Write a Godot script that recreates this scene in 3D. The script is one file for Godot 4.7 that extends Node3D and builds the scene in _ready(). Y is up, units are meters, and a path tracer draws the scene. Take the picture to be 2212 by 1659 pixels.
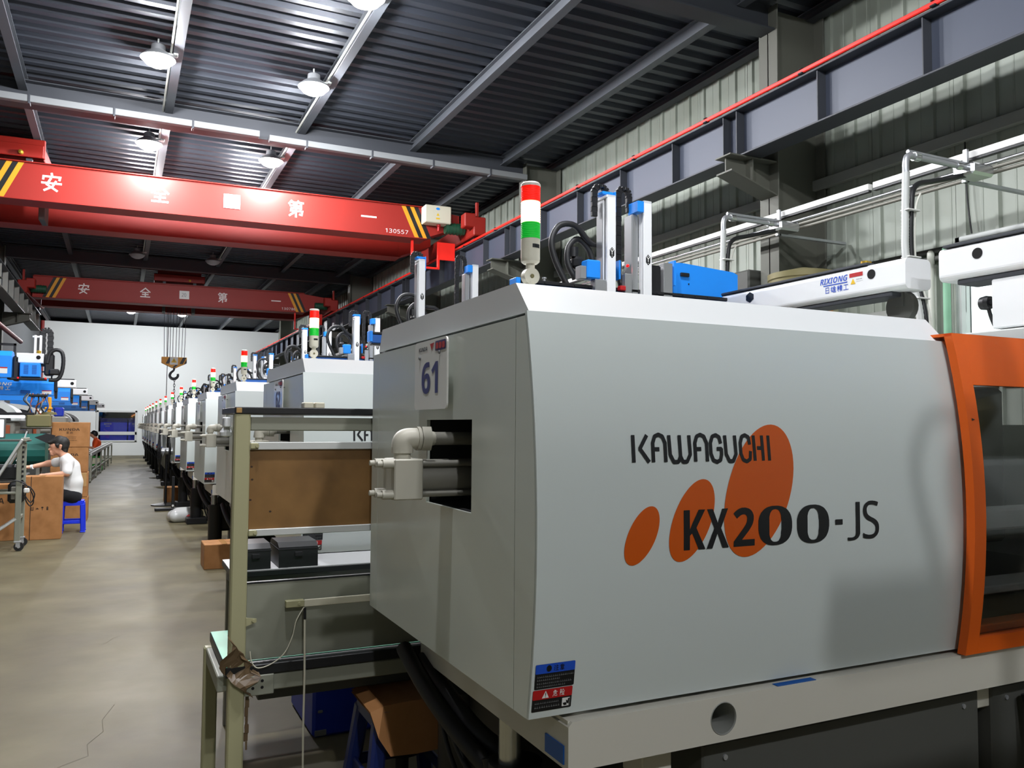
extends Node3D
# Moulding hall. x right, y up, z = -d (d: distance down the aisle from the camera), metres.

var M := {}
var taken := {}
const PITCH := [1.9, 4.79, 7.87, 10.72, 13.65, 16.58, 19.51, 22.44, 25.37, 28.3, 31.23, 34.16, 37.09, 40.02]
const ORD := ["first", "second", "third", "fourth", "fifth", "sixth", "seventh", "eighth", "ninth", "tenth", "eleventh", "twelfth", "thirteenth", "fourteenth"]
const LAMPS := [[0.32, 8.7, 1], [2.33, 8.7, 1], [0.32, 11.4, 1], [2.33, 11.4, 1], [0.32, 15.0, 1], [2.33, 15.0, 1], [0.32, 18.3, 1], [2.33, 18.3, 1], [0.25, 21.9, 0], [2.33, 21.9, 0], [0.32, 25.2, 0], [2.33, 25.2, 0], [0.32, 38.2, 1], [2.33, 38.2, 1], [0.32, 4.95, 0], [2.33, 4.95, 0], [0.32, 2.2, 1], [2.33, 2.2, 1], [0.32, -4.2, 1], [2.33, -4.2, 1]]
const LAMP_Y := 6.3
const LAMP_ENERGY := 12.5
const REAR_LAMP_ENERGY := 12.0
const FAR_LAMP_ENERGY := 24.0

func _ready():
	set_camera()
	set_world()
	make_materials()
	build_shell()
	build_steel()
	build_lamps()
	build_cranes()
	build_right_row()
	build_right_wall_services()
	build_benches()
	build_left_side()
	build_people()
	build_floor_things()

func set_camera():
	var cam := Camera3D.new()
	cam.name = "camera"
	cam.keep_aspect = Camera3D.KEEP_HEIGHT
	cam.fov = 50.217
	cam.near = 0.05
	cam.far = 200.0
	# rows of the world-to-camera rotation are the camera's axes in the world
	cam.transform = Transform3D(Basis(Vector3(0.90200074, 0.00699004, 0.43167788), Vector3(-0.02808187, 0.99870148, 0.04250602), Vector3(-0.43082022, -0.05046278, 0.90102577)).orthonormalized(), Vector3(0, 1.6, 0))
	add_child(cam)
	cam.current = true

func set_world():
	var e := Environment.new()
	e.background_mode = Environment.BG_SKY
	var sm := ProceduralSkyMaterial.new()
	sm.sky_top_color = Color(0.86, 0.93, 0.95)
	sm.sky_horizon_color = Color(0.95, 1.0, 0.97)
	sm.ground_bottom_color = Color(0.55, 0.62, 0.52)
	sm.ground_horizon_color = Color(0.9, 0.97, 0.9)
	sm.sky_energy_multiplier = 1.6
	sm.ground_energy_multiplier = 1.3
	var sky := Sky.new()
	sky.sky_material = sm
	e.sky = sky
	e.tonemap_mode = Environment.TONE_MAPPER_LINEAR
	e.tonemap_exposure = 1.0
	e.sdfgi_enabled = true
	e.ssao_enabled = true
	e.ssil_enabled = true
	var w := WorldEnvironment.new()
	w.name = "world"
	w.environment = e
	add_child(w)

# ---------------------------------------------------------------- materials
func mat(key, c, rough := 0.6, metal := 0.0):
	var m := StandardMaterial3D.new()
	m.resource_name = key
	m.albedo_color = c if c is Color else Color(c)
	m.roughness = rough
	m.metallic = metal
	M[key] = m
	return m

func noise_tex(freq, ramp, size := 512, octaves := 4, kind := FastNoiseLite.TYPE_SIMPLEX_SMOOTH, sd := 1):
	var n := FastNoiseLite.new()
	n.noise_type = kind
	n.frequency = freq
	n.fractal_octaves = octaves
	n.seed = sd
	var t := NoiseTexture2D.new()
	t.width = size
	t.height = size
	t.seamless = true
	t.noise = n
	if ramp is Array:
		var g := Gradient.new()
		g.offsets = PackedFloat32Array(ramp[0])
		g.colors = PackedColorArray(ramp[1])
		t.color_ramp = g
	return t

func tri_map(m, s):
	m.uv1_triplanar = true
	m.uv1_world_triplanar = true
	m.uv1_scale = Vector3.ONE * s

func glow(key, c, e):
	var m = mat(key, c, 0.5)
	m.emission_enabled = true
	m.emission = c
	m.emission_energy_multiplier = e
	return m

func make_materials():
	# floor: worn trowelled concrete, cloudy
	var f = mat("concrete", Color(1, 1, 1), 0.42)
	f.albedo_texture = noise_tex(0.006, [[0.0, 0.35, 0.55, 0.75, 1.0], [Color("5a5340"), Color("645d46"), Color("69624a"), Color("6f684f"), Color("776f57")]], 1024, 6)
	f.roughness_texture = noise_tex(0.02, [[0.0, 1.0], [Color(0.54, 0.54, 0.54), Color(0.62, 0.62, 0.62)]], 512, 5, FastNoiseLite.TYPE_SIMPLEX_SMOOTH, 5)
	f.roughness = 0.9
	f.metallic_specular = 0.35
	f.roughness_texture_channel = BaseMaterial3D.TEXTURE_CHANNEL_RED
	tri_map(f, 0.16)
	var nt = noise_tex(0.03, null, 512, 4, FastNoiseLite.TYPE_SIMPLEX_SMOOTH, 9)
	nt.as_normal_map = true
	nt.bump_strength = 3.0
	f.normal_enabled = true
	f.normal_texture = nt
	f.normal_scale = 0.05
	mat("crack", Color("5c5446"), 0.9)
	mat("deck", Color("353942"), 0.45, 0.3)
	mat("steel_dark", Color("3d4046"), 0.55, 0.1)
	mat("steel_web", Color("454b5a"), 0.5, 0.05)
	mat("steel_pale", Color("8f918b"), 0.55, 0.05)
	mat("purlin_paint", Color("565a60"), 0.5, 0.1)
	mat("column_paint", Color("5e5f56"), 0.6)
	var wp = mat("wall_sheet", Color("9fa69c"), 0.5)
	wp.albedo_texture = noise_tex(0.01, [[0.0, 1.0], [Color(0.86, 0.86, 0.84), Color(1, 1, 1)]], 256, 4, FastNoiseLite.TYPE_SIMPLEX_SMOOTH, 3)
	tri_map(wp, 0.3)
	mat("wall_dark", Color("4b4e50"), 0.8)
	mat("partition", Color("e2e6e4"), 0.6)
	mat("galv", Color("b9bcc0"), 0.38, 0.6)
	mat("galv_pale", Color("c9ccca"), 0.5, 0.2)
	mat("chrome", Color("c8cacb"), 0.22, 0.9)
	var pw = mat("machine_paint", Color("cfd7d4"), 0.34)
	pw.clearcoat_enabled = true
	pw.clearcoat = 0.25
	pw.clearcoat_roughness = 0.25
	mat("machine_side", Color("d3d9d0"), 0.24)
	mat("hood_paint", Color("d6d9d9"), 0.36)
	mat("base_paint", Color("cfccc0"), 0.42)
	mat("robot_white", Color("eceef0"), 0.35)
	mat("robot_blue", Color("1f8ef5"), 0.4)
	mat("robot_blue_dark", Color("1257a8"), 0.45)
	mat("alu", Color("b5b8ba"), 0.35, 0.7)
	mat("black", Color("16171a"), 0.45)
	mat("black_matte", Color("1b1c1e"), 0.8)
	mat("dark_hole", Color("0b0b0c"), 0.9)
	mat("rubber", Color("1d1e20"), 0.5)
	mat("cabinet_dark", Color("4e4f4b"), 0.6)
	mat("iron_grey", Color("87857c"), 0.5, 0.2)
	mat("block_paint", Color("b9b6a8"), 0.5)
	mat("orange", Color("f26600"), 0.6)
	mat("orange_print", Color("cc5600"), 0.45)
	mat("print_black", Color("0d0f12"), 0.5)
	mat("print_white", Color("e9e9e6"), 0.6)
	mat("print_blue", Color("1a4fc4"), 0.5)
	mat("print_navy", Color("25296f"), 0.4)
	mat("print_red", Color("b51518"), 0.5)
	mat("print_purple", Color("3b2a63"), 0.5)
	mat("print_yellow", Color("e3b91a"), 0.5)
	mat("print_grey", Color("77797b"), 0.6)
	mat("print_brown", Color("3b2a1c"), 0.8)
	mat("crane_red", Color("93190b"), 0.55)
	mat("crane_dark_red", Color("8e1f1a"), 0.5)
	mat("crane_yellow", Color("e09a1c"), 0.5)
	mat("crane_text", Color("f0e4e2"), 0.6)
	mat("rail_red", Color("f0261a"), 0.4)
	mat("motor_green", Color("1d4d36"), 0.5)
	mat("box_cream", Color("cfcbb6"), 0.5)
	mat("tower_cream", Color("dcd8c6"), 0.45)
	glow("tower_red", Color(1.0, 0.1, 0.03), 0.55)
	glow("tower_green", Color(0.02, 0.75, 0.2), 0.3)
	glow("tower_amber", Color(1.0, 0.84, 0.6), 5.0)
	mat("tower_cap", Color("e9ddd4"), 0.4)
	glow("lens_lit", Color(1.0, 0.98, 0.95), 9.0)
	mat("lens_off", Color("b9bdc0"), 0.3)
	glow("tube_lit", Color(0.95, 0.98, 1.0), 2.2)
	glow("led_red", Color(1.0, 0.05, 0.05), 1.5)
	glow("screen_white", Color(0.9, 0.95, 1.0), 1.0)
	mat("post_paint", Color("a7a480"), 0.5)
	mat("panel_grey", Color("8a8c7e"), 0.55)
	var bp = mat("hardboard", Color(1, 1, 1), 0.5)
	bp.albedo_texture = noise_tex(0.02, [[0.0, 0.5, 1.0], [Color("6a4c26"), Color("7d5b30"), Color("8a6638")]], 256, 5, FastNoiseLite.TYPE_SIMPLEX_SMOOTH, 12)
	tri_map(bp, 0.8)
	mat("mat_green", Color("63c7a0"), 0.45)
	mat("laminate_white", Color("d9dadb"), 0.4)
	mat("chip_wood", Color("b08a55"), 0.8)
	mat("tape_brown", Color("6d5a43"), 0.3)
	mat("cable_white", Color("c9c5b2"), 0.5)
	var cb = mat("carton", Color(1, 1, 1), 0.8)
	cb.albedo_texture = noise_tex(0.03, [[0.0, 0.5, 1.0], [Color("9c6a3c"), Color("ab7746"), Color("b68150")]], 256, 4, FastNoiseLite.TYPE_SIMPLEX_SMOOTH, 21)
	tri_map(cb, 0.6)
	mat("carton_pale", Color("d3a871"), 0.8)
	mat("tape_clear", Color("b98a58"), 0.25)
	mat("crate_blue", Color("1230a8"), 0.45)
	mat("crate_navy", Color("1228b0"), 0.5)
	mat("stool_blue", Color("1536e0"), 0.35)
	mat("stool_navy", Color("1a2a66"), 0.4)
	mat("green_stool", Color("18b02e"), 0.4)
	mat("belt_green", Color("0f5a52"), 0.6)
	mat("skin", Color("d9a184"), 0.55)
	mat("hair", Color("15130f"), 0.6)
	mat("shirt_white", Color("e6e7e6"), 0.8)
	mat("shirt_orange", Color("f2571a"), 0.8)
	mat("trousers", Color("17181c"), 0.9)
	mat("film", Color("dfe1e0"), 0.25)
	mat("hook_iron", Color("33363b"), 0.5, 0.3)
	mat("rope", Color("3c3f44"), 0.6)
	mat("pvc_white", Color("d5d6cc"), 0.4)
	mat("pipe_green", Color("8fc4a2"), 0.5)
	mat("lid_olive", Color("7d7650"), 0.5, 0.2)
	mat("dark_green", Color("26382c"), 0.8)
	mat("copper", Color("a4512f"), 0.5, 0.3)
	mat("brass", Color("c9a53a"), 0.35, 0.6)
	mat("hop_white", Color("cfd2cf"), 0.4)
	mat("sign_white", Color("eeeeea"), 0.12)
	mat("trough", Color("85888a"), 0.55, 0.2)
	var g = mat("pane", Color(0.12, 0.13, 0.12, 0.3), 0.05)
	g.transparency = BaseMaterial3D.TRANSPARENCY_ALPHA
	var g2 = mat("pane_clear", Color(0.1, 0.11, 0.12, 0.08), 0.02)
	g2.transparency = BaseMaterial3D.TRANSPARENCY_ALPHA

# ---------------------------------------------------------------- scene helpers
func numbered(n):
	if not taken.has(n):
		taken[n] = 0
		return n
	taken[n] += 1
	return "%s_%03d" % [n, taken[n]]

func tag(o, label, category, group := ""):
	o.set_meta("label", label)
	if category != "":
		o.set_meta("category", category)
	if group != "":
		o.set_meta("group", group)
	return o

# a thing: a Node3D at its base; parts are written in world coordinates and set relative to it
func thing(n, label, category, at := Vector3.ZERO, group := ""):
	var o := Node3D.new()
	o.name = numbered(n)
	o.position = at
	o.set_meta("w", 1)
	add_child(o)
	return tag(o, label, category, group)

func ob(n, st, m, parent = null):
	var o := MeshInstance3D.new()
	o.mesh = st.commit() if st is SurfaceTool else st
	o.material_override = M[m] if m is String else m
	if parent == null:
		o.name = numbered(n)
		add_child(o)
	else:
		o.name = n
		parent.add_child(o, true)
		if parent.has_meta("w"):
			o.position = -parent.position
	return o

func struct(n, st, m, label := ""):
	var o = ob(n, st, m)
	o.set_meta("kind", "structure")
	if label != "":
		o.set_meta("label", label)
	return o

func copy_of(root, shift, label, group := ""):
	var r = root.duplicate()
	r.name = numbered(str(root.name).rstrip("0123456789").trim_suffix("_"))
	add_child(r)
	r.position = root.position + shift
	tag(r, label, "", group if group != "" else (root.get_meta("group") if root.has_meta("group") else ""))
	return r

# ---------------------------------------------------------------- mesh helpers
func V(x, y, d) -> Vector3:
	return Vector3(x, y, -d)

func S() -> SurfaceTool:
	var st := SurfaceTool.new()
	st.begin(Mesh.PRIMITIVE_TRIANGLES)
	return st

func tri(st, a, b, c, na = null, nb = null, nc = null):
	var n = (b - a).cross(c - a).normalized()
	st.set_normal(n if na == null else na)
	st.add_vertex(a)
	st.set_normal(n if nc == null else nc)
	st.add_vertex(c)
	st.set_normal(n if nb == null else nb)
	st.add_vertex(b)

func quad(st, a, b, c, d):
	tri(st, a, b, c)
	tri(st, a, c, d)

func otri(st, a, b, c, ctr):
	if (b - a).cross(c - a).dot((a + b + c) / 3.0 - ctr) < 0.0:
		tri(st, a, c, b)
	else:
		tri(st, a, b, c)

func box(st, lo, hi, bev := 0.0, xf := Transform3D()):
	var h: Vector3 = (hi - lo) * 0.5
	var c: Vector3 = (hi + lo) * 0.5
	var b: float = minf(bev, minf(h.x, minf(h.y, h.z)) * 0.9)
	var ctr: Vector3 = xf * c
	var p = func(sx, sy, sz, ax):
		var v := Vector3(sx * (h.x - (0.0 if ax == 0 else b)), sy * (h.y - (0.0 if ax == 1 else b)), sz * (h.z - (0.0 if ax == 2 else b)))
		return xf * (c + v)
	for ax in 3:
		for s in [-1, 1]:
			var q := []
			for uv in [[-1, -1], [1, -1], [1, 1], [-1, 1]]:
				var g := [0, 0, 0]
				g[ax] = s
				g[(ax + 1) % 3] = uv[0]
				g[(ax + 2) % 3] = uv[1]
				q.append(p.call(g[0], g[1], g[2], ax))
			otri(st, q[0], q[1], q[2], ctr)
			otri(st, q[0], q[2], q[3], ctr)
	if b <= 0.0:
		return
	for ax in 3:
		var u := (ax + 1) % 3
		var w := (ax + 2) % 3
		for su in [-1, 1]:
			for sw in [-1, 1]:
				var q := []
				for k in [[-1, u], [1, u], [1, w], [-1, w]]:
					var g := [0, 0, 0]
					g[ax] = k[0]
					g[u] = su
					g[w] = sw
					q.append(p.call(g[0], g[1], g[2], k[1]))
				otri(st, q[0], q[1], q[2], ctr)
				otri(st, q[0], q[2], q[3], ctr)
	for sx in [-1, 1]:
		for sy in [-1, 1]:
			for sz in [-1, 1]:
				otri(st, p.call(sx, sy, sz, 0), p.call(sx, sy, sz, 1), p.call(sx, sy, sz, 2), ctr)

func bx(st, x0, x1, y0, y1, d0, d1, bev := 0.0):
	box(st, Vector3(minf(x0, x1), minf(y0, y1), -maxf(d0, d1)), Vector3(maxf(x0, x1), maxf(y0, y1), -minf(d0, d1)), bev)
	return st

# a bar of rectangular section between two points
func bar(st, a, b, w, h, bev := 0.0, up := Vector3.UP):
	var z: Vector3 = (b - a).normalized()
	var x: Vector3 = up.cross(z)
	if x.length() < 0.01:
		x = Vector3.RIGHT.cross(z)
	x = x.normalized()
	var y: Vector3 = z.cross(x)
	box(st, Vector3(-w * 0.5, -h * 0.5, 0), Vector3(w * 0.5, h * 0.5, (b - a).length()), bev, Transform3D(Basis(x, y, z), a))
	return st

func frame_of(z: Vector3) -> Basis:
	var x := Vector3.UP.cross(z)
	if x.length() < 0.01:
		x = Vector3.RIGHT.cross(z)
	x = x.normalized()
	return Basis(x, z.cross(x), z)

func cyl(st, a, b, r0, r1 = -1.0, n := 16, caps := true):
	if r1 < 0.0:
		r1 = r0
	var z: Vector3 = (b - a).normalized()
	var B := frame_of(z)
	var ctr: Vector3 = (a + b) * 0.5
	for i in n:
		var t0 := TAU * i / n
		var t1 := TAU * (i + 1) / n
		var e0: Vector3 = B.x * cos(t0) + B.y * sin(t0)
		var e1: Vector3 = B.x * cos(t1) + B.y * sin(t1)
		if r0 > 0.0:
			tri(st, a + e0 * r0, a + e1 * r0, b + e1 * r1, e0, e1, e1)
		if r1 > 0.0:
			tri(st, a + e0 * r0, b + e1 * r1, b + e0 * r1, e0, e1, e0)
		if caps:
			if r0 > 0.0:
				otri(st, a, a + e0 * r0, a + e1 * r0, ctr)
			if r1 > 0.0:
				otri(st, b, b + e0 * r1, b + e1 * r1, ctr)
	return st

# revolve [r, h] pairs about the axis from o along ax
func lathe(st, o, ax, prof, n := 20):
	var z: Vector3 = ax.normalized()
	var B := frame_of(z)
	for k in prof.size() - 1:
		var r0: float = prof[k][0]
		var r1: float = prof[k + 1][0]
		var h0: float = prof[k][1]
		var h1: float = prof[k + 1][1]
		var sl := Vector2(h1 - h0, -(r1 - r0)).normalized()
		for i in n:
			var t0 := TAU * i / n
			var t1 := TAU * (i + 1) / n
			var e0: Vector3 = B.x * cos(t0) + B.y * sin(t0)
			var e1: Vector3 = B.x * cos(t1) + B.y * sin(t1)
			var n0: Vector3 = (e0 * sl.x + z * sl.y)
			var n1: Vector3 = (e1 * sl.x + z * sl.y)
			if r0 > 0.0:
				tri(st, o + e0 * r0 + z * h0, o + e1 * r0 + z * h0, o + e1 * r1 + z * h1, n0, n1, n1)
			if r1 > 0.0:
				tri(st, o + e0 * r0 + z * h0, o + e1 * r1 + z * h1, o + e0 * r1 + z * h1, n0, n1, n0)
	return st

func spline(pts, seg := 6) -> Array:
	var out := []
	for i in pts.size() - 1:
		var p0: Vector3 = pts[maxi(i - 1, 0)]
		var p1: Vector3 = pts[i]
		var p2: Vector3 = pts[i + 1]
		var p3: Vector3 = pts[mini(i + 2, pts.size() - 1)]
		for k in seg:
			out.append(p1.cubic_interpolate(p2, p0, p3, float(k) / seg))
	out.append(pts[-1])
	return out

func tube(st, pts, r, n := 8, ribs := 0.0):
	var B := frame_of((pts[1] - pts[0]).normalized())
	var rings := []
	for i in pts.size():
		var t: Vector3 = (pts[mini(i + 1, pts.size() - 1)] - pts[maxi(i - 1, 0)]).normalized()
		var x: Vector3 = (B.x - t * B.x.dot(t)).normalized()
		B = Basis(x, t.cross(x), t)
		var rr: float = r * (1.0 + (ribs if i % 2 == 0 else 0.0))
		var ring := []
		for k in n:
			var e: Vector3 = B.x * cos(TAU * k / n) + B.y * sin(TAU * k / n)
			ring.append([pts[i] + e * rr, e])
		rings.append(ring)
	for i in rings.size() - 1:
		for k in n:
			var a = rings[i][k]
			var b = rings[i][(k + 1) % n]
			var c = rings[i + 1][(k + 1) % n]
			var d = rings[i + 1][k]
			tri(st, a[0], b[0], c[0], a[1], b[1], c[1])
			tri(st, a[0], c[0], d[0], a[1], c[1], d[1])
	for e in [0, rings.size() - 1]:
		var ctr: Vector3 = pts[1] if e == 0 else pts[-2]
		for k in n:
			otri(st, pts[e], rings[e][k][0], rings[e][(k + 1) % n][0], ctr)
	return st

func ccw(poly: PackedVector2Array) -> PackedVector2Array:
	if Geometry2D.is_polygon_clockwise(poly) != Geometry2D.is_polygon_clockwise(PackedVector2Array([Vector2(0, 0), Vector2(1, 0), Vector2(0, 1)])):
		poly.reverse()
	return poly

# extrude a polygon: o + u*x + v*y, along w; w must be u x v
func prism(st, poly, o, u, v, w):
	var pl := ccw(PackedVector2Array(poly))
	var n := pl.size()
	var P := []
	for q in pl:
		P.append(o + u * q.x + v * q.y)
	var idx := Geometry2D.triangulate_polygon(pl)
	var flip: bool = u.cross(v).dot(w) < 0.0
	var wn: Vector3 = u.cross(v).normalized() * (-1.0 if flip else 1.0)
	for i in range(0, idx.size(), 3):
		var a: Vector3 = P[idx[i]]
		var b: Vector3 = P[idx[i + 1]]
		var c: Vector3 = P[idx[i + 2]]
		if (b - a).cross(c - a).dot(wn) < 0.0:
			var t := b
			b = c
			c = t
		tri(st, a + w, b + w, c + w)
		tri(st, a, c, b)
	for i in n:
		var a: Vector3 = P[i]
		var b: Vector3 = P[(i + 1) % n]
		if flip:
			quad(st, b, a, a + w, b + w)
		else:
			quad(st, a, b, b + w, a + w)
	return st

# polygon in (d, y) extruded along x
func prism_x(st, poly, x0, x1):
	return prism(st, poly, Vector3(x0, 0, 0), Vector3(0, 0, -1), Vector3(0, 1, 0), Vector3(x1 - x0, 0, 0))

# polygon in (x, y) extruded from d0 (far) to d1 (near)
func prism_d(st, poly, d0, d1):
	return prism(st, poly, Vector3(0, 0, -d0), Vector3(1, 0, 0), Vector3(0, 1, 0), Vector3(0, 0, d0 - d1))

# polygon in (x, d) extruded up
func prism_y(st, poly, y0, y1):
	return prism(st, poly, Vector3(0, y0, 0), Vector3(1, 0, 0), Vector3(0, 0, -1), Vector3(0, y1 - y0, 0))

func rrect(x0, y0, x1, y1, r, n := 4) -> PackedVector2Array:
	var p := PackedVector2Array()
	for q in [[x1 - r, y0 + r, -PI / 2], [x1 - r, y1 - r, 0.0], [x0 + r, y1 - r, PI / 2], [x0 + r, y0 + r, PI]]:
		for k in n + 1:
			var t: float = q[2] + PI / 2 * k / n
			p.append(Vector2(q[0] + r * cos(t), q[1] + r * sin(t)))
	return p

func disc(cx, cy, rx, ry, n := 20) -> PackedVector2Array:
	var p := PackedVector2Array()
	for k in n:
		p.append(Vector2(cx + rx * cos(TAU * k / n), cy + ry * sin(TAU * k / n)))
	return p

# ---------------------------------------------------------------- print on surfaces
# fill polygons with triangles mapped by f (Vector2 -> Vector3), facing nrm
func fill(st, polys, f: Callable, nrm: Vector3):
	for p in polys:
		var idx := Geometry2D.triangulate_polygon(p)
		for i in range(0, idx.size(), 3):
			put_tri(st, f.call(p[idx[i]]), f.call(p[idx[i + 1]]), f.call(p[idx[i + 2]]), nrm)
	return st

func put_tri(st, a, b, c, nrm):
	if (b - a).cross(c - a).dot(nrm) < 0.0:
		tri(st, a, c, b)
	else:
		tri(st, a, b, c)

func plane_map(o: Vector3, u: Vector3, v: Vector3) -> Callable:
	return func(q): return o + u * q.x + v * q.y

# strokes in a 100 x 100 cell, y down -> polygons with y up
func strokes(list, w, square := true) -> Array:
	var out := []
	for s in list:
		var p := PackedVector2Array()
		for k in range(0, s.size(), 2):
			p.append(Vector2(s[k], 100 - s[k + 1]))
		for q in Geometry2D.offset_polyline(p, w * 0.5, Geometry2D.JOIN_MITER if square else Geometry2D.JOIN_ROUND, Geometry2D.END_SQUARE if square else Geometry2D.END_ROUND):
			if not Geometry2D.is_polygon_clockwise(q) or true:
				out.append(q)
	return out

const HAN := {
	"安": [[50, 2, 52, 12], [10, 32, 11, 18, 91, 18, 88, 32], [45, 30, 28, 62, 76, 93], [70, 44, 55, 72, 18, 94], [6, 54, 95, 54]],
	"全": [[50, 5, 8, 42], [50, 5, 92, 42], [25, 47, 75, 47], [25, 68, 75, 68], [10, 92, 90, 92], [50, 47, 50, 92]],
	"第": [[22, 4, 10, 20], [18, 12, 46, 12], [32, 12, 38, 22], [62, 4, 50, 20], [58, 12, 90, 12], [72, 12, 78, 22], [18, 32, 80, 32, 80, 48, 22, 48, 20, 64, 88, 64, 84, 86, 74, 84], [50, 32, 50, 98], [46, 68, 14, 92]],
	"一": [[6, 50, 94, 50]],
	"日": [[20, 8, 20, 94], [20, 8, 80, 8, 80, 94], [20, 90, 80, 90], [20, 50, 80, 50]],
	"雄": [[4, 24, 44, 24], [22, 4, 18, 30, 4, 62], [24, 48, 14, 80, 40, 78], [36, 60, 44, 88], [62, 4, 48, 40], [56, 26, 56, 96], [72, 4, 76, 16], [56, 26, 96, 26], [56, 48, 92, 48], [56, 68, 92, 68], [56, 92, 98, 92], [75, 26, 75, 92]],
	"精": [[24, 4, 24, 96], [4, 42, 46, 42], [8, 14, 16, 32], [40, 14, 32, 32], [24, 44, 6, 76], [24, 44, 42, 66], [54, 12, 96, 12], [58, 26, 92, 26], [50, 40, 99, 40], [75, 4, 75, 40], [60, 52, 60, 96], [60, 52, 92, 52, 92, 94], [60, 66, 92, 66], [60, 80, 92, 80]],
	"工": [[12, 12, 88, 12], [50, 12, 50, 88], [5, 88, 95, 88]],
	"注": [[12, 10, 24, 22], [6, 38, 18, 48], [6, 92, 22, 60], [58, 4, 66, 18], [38, 28, 92, 28], [42, 58, 88, 58], [32, 92, 98, 92], [64, 28, 64, 92]],
	"意": [[50, 2, 50, 12], [15, 14, 85, 14], [32, 18, 38, 28], [66, 18, 60, 28], [6, 32, 94, 32], [26, 40, 26, 66], [26, 40, 74, 40, 74, 66, 26, 66], [26, 53, 74, 53], [14, 76, 8, 92], [32, 74, 34, 92, 66, 92, 70, 82], [50, 72, 56, 82], [78, 74, 90, 90]],
	"危": [[40, 2, 16, 28], [36, 12, 64, 12, 54, 28], [10, 30, 92, 30], [22, 30, 18, 70, 4, 96], [40, 46, 72, 46, 70, 66, 58, 64], [40, 46, 40, 88, 84, 90, 86, 76]],
	"险": [[10, 6, 10, 96], [10, 8, 32, 8, 22, 34, 34, 52, 18, 62], [66, 4, 38, 40], [66, 4, 98, 40], [52, 44, 82, 44], [46, 56, 54, 78], [64, 54, 68, 76], [90, 52, 76, 84], [38, 92, 96, 92]],
	"昆": [[24, 4, 24, 46], [24, 4, 76, 4, 76, 46], [24, 25, 76, 25], [24, 45, 76, 45], [22, 54, 22, 94, 44, 86], [22, 70, 44, 70], [56, 54, 56, 92, 88, 92, 90, 80], [84, 58, 60, 70]],
	"达": [[10, 8, 20, 20], [4, 40, 20, 40, 20, 74, 6, 90], [20, 82, 96, 92], [30, 34, 96, 34], [62, 6, 60, 40, 34, 74], [62, 40, 92, 72]],
}

# lay a row of han characters: each in a cell of size cw x ch (in the map's units)
func han(st, text, x, y, cw, ch, gap, w, f: Callable, nrm):
	for k in text.length():
		var polys := []
		for p in strokes(HAN[text[k]], w):
			var q := PackedVector2Array()
			for a in p:
				q.append(Vector2(x + k * (cw + gap) + a.x / 100.0 * cw, y + a.y / 100.0 * ch))
			polys.append(q)
		fill(st, polys, f, nrm)
	return st

var fonts := {}
func font_of(name):
	if not fonts.has(name):
		var f := SystemFont.new()
		var parts = name.split("|")
		f.font_names = PackedStringArray([parts[0]])
		f.font_weight = int(parts[1])
		fonts[name] = f
	return fonts[name]

# text fitted into the rectangle x0..x1, y0..y1 of the map; slant leans it
func text(st, s, x0, x1, y0, y1, f: Callable, nrm, font := "Droid Sans|700", slant := 0.0):
	var tm := TextMesh.new()
	tm.text = s
	tm.font = font_of(font)
	tm.font_size = 64
	tm.pixel_size = 0.01
	tm.depth = 0.0
	tm.curve_step = 1.0
	var arr := tm.get_mesh_arrays()
	var vs: PackedVector3Array = arr[Mesh.ARRAY_VERTEX]
	var ix: PackedInt32Array = arr[Mesh.ARRAY_INDEX]
	if vs.is_empty():
		return st
	var lo := vs[0]
	var hi := vs[0]
	for v in vs:
		lo = lo.min(v)
		hi = hi.max(v)
	var g = func(v):
		var t := Vector2((v.x - lo.x) / (hi.x - lo.x), (v.y - lo.y) / (hi.y - lo.y))
		return f.call(Vector2(lerpf(x0, x1, t.x) + slant * (t.y - 0.5) * (y1 - y0), lerpf(y0, y1, t.y)))
	if ix.is_empty():
		for i in range(0, vs.size(), 3):
			put_tri(st, g.call(vs[i]), g.call(vs[i + 1]), g.call(vs[i + 2]), nrm)
	else:
		for i in range(0, ix.size(), 3):
			put_tri(st, g.call(vs[ix[i]]), g.call(vs[ix[i + 1]]), g.call(vs[ix[i + 2]]), nrm)
	return st

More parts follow.
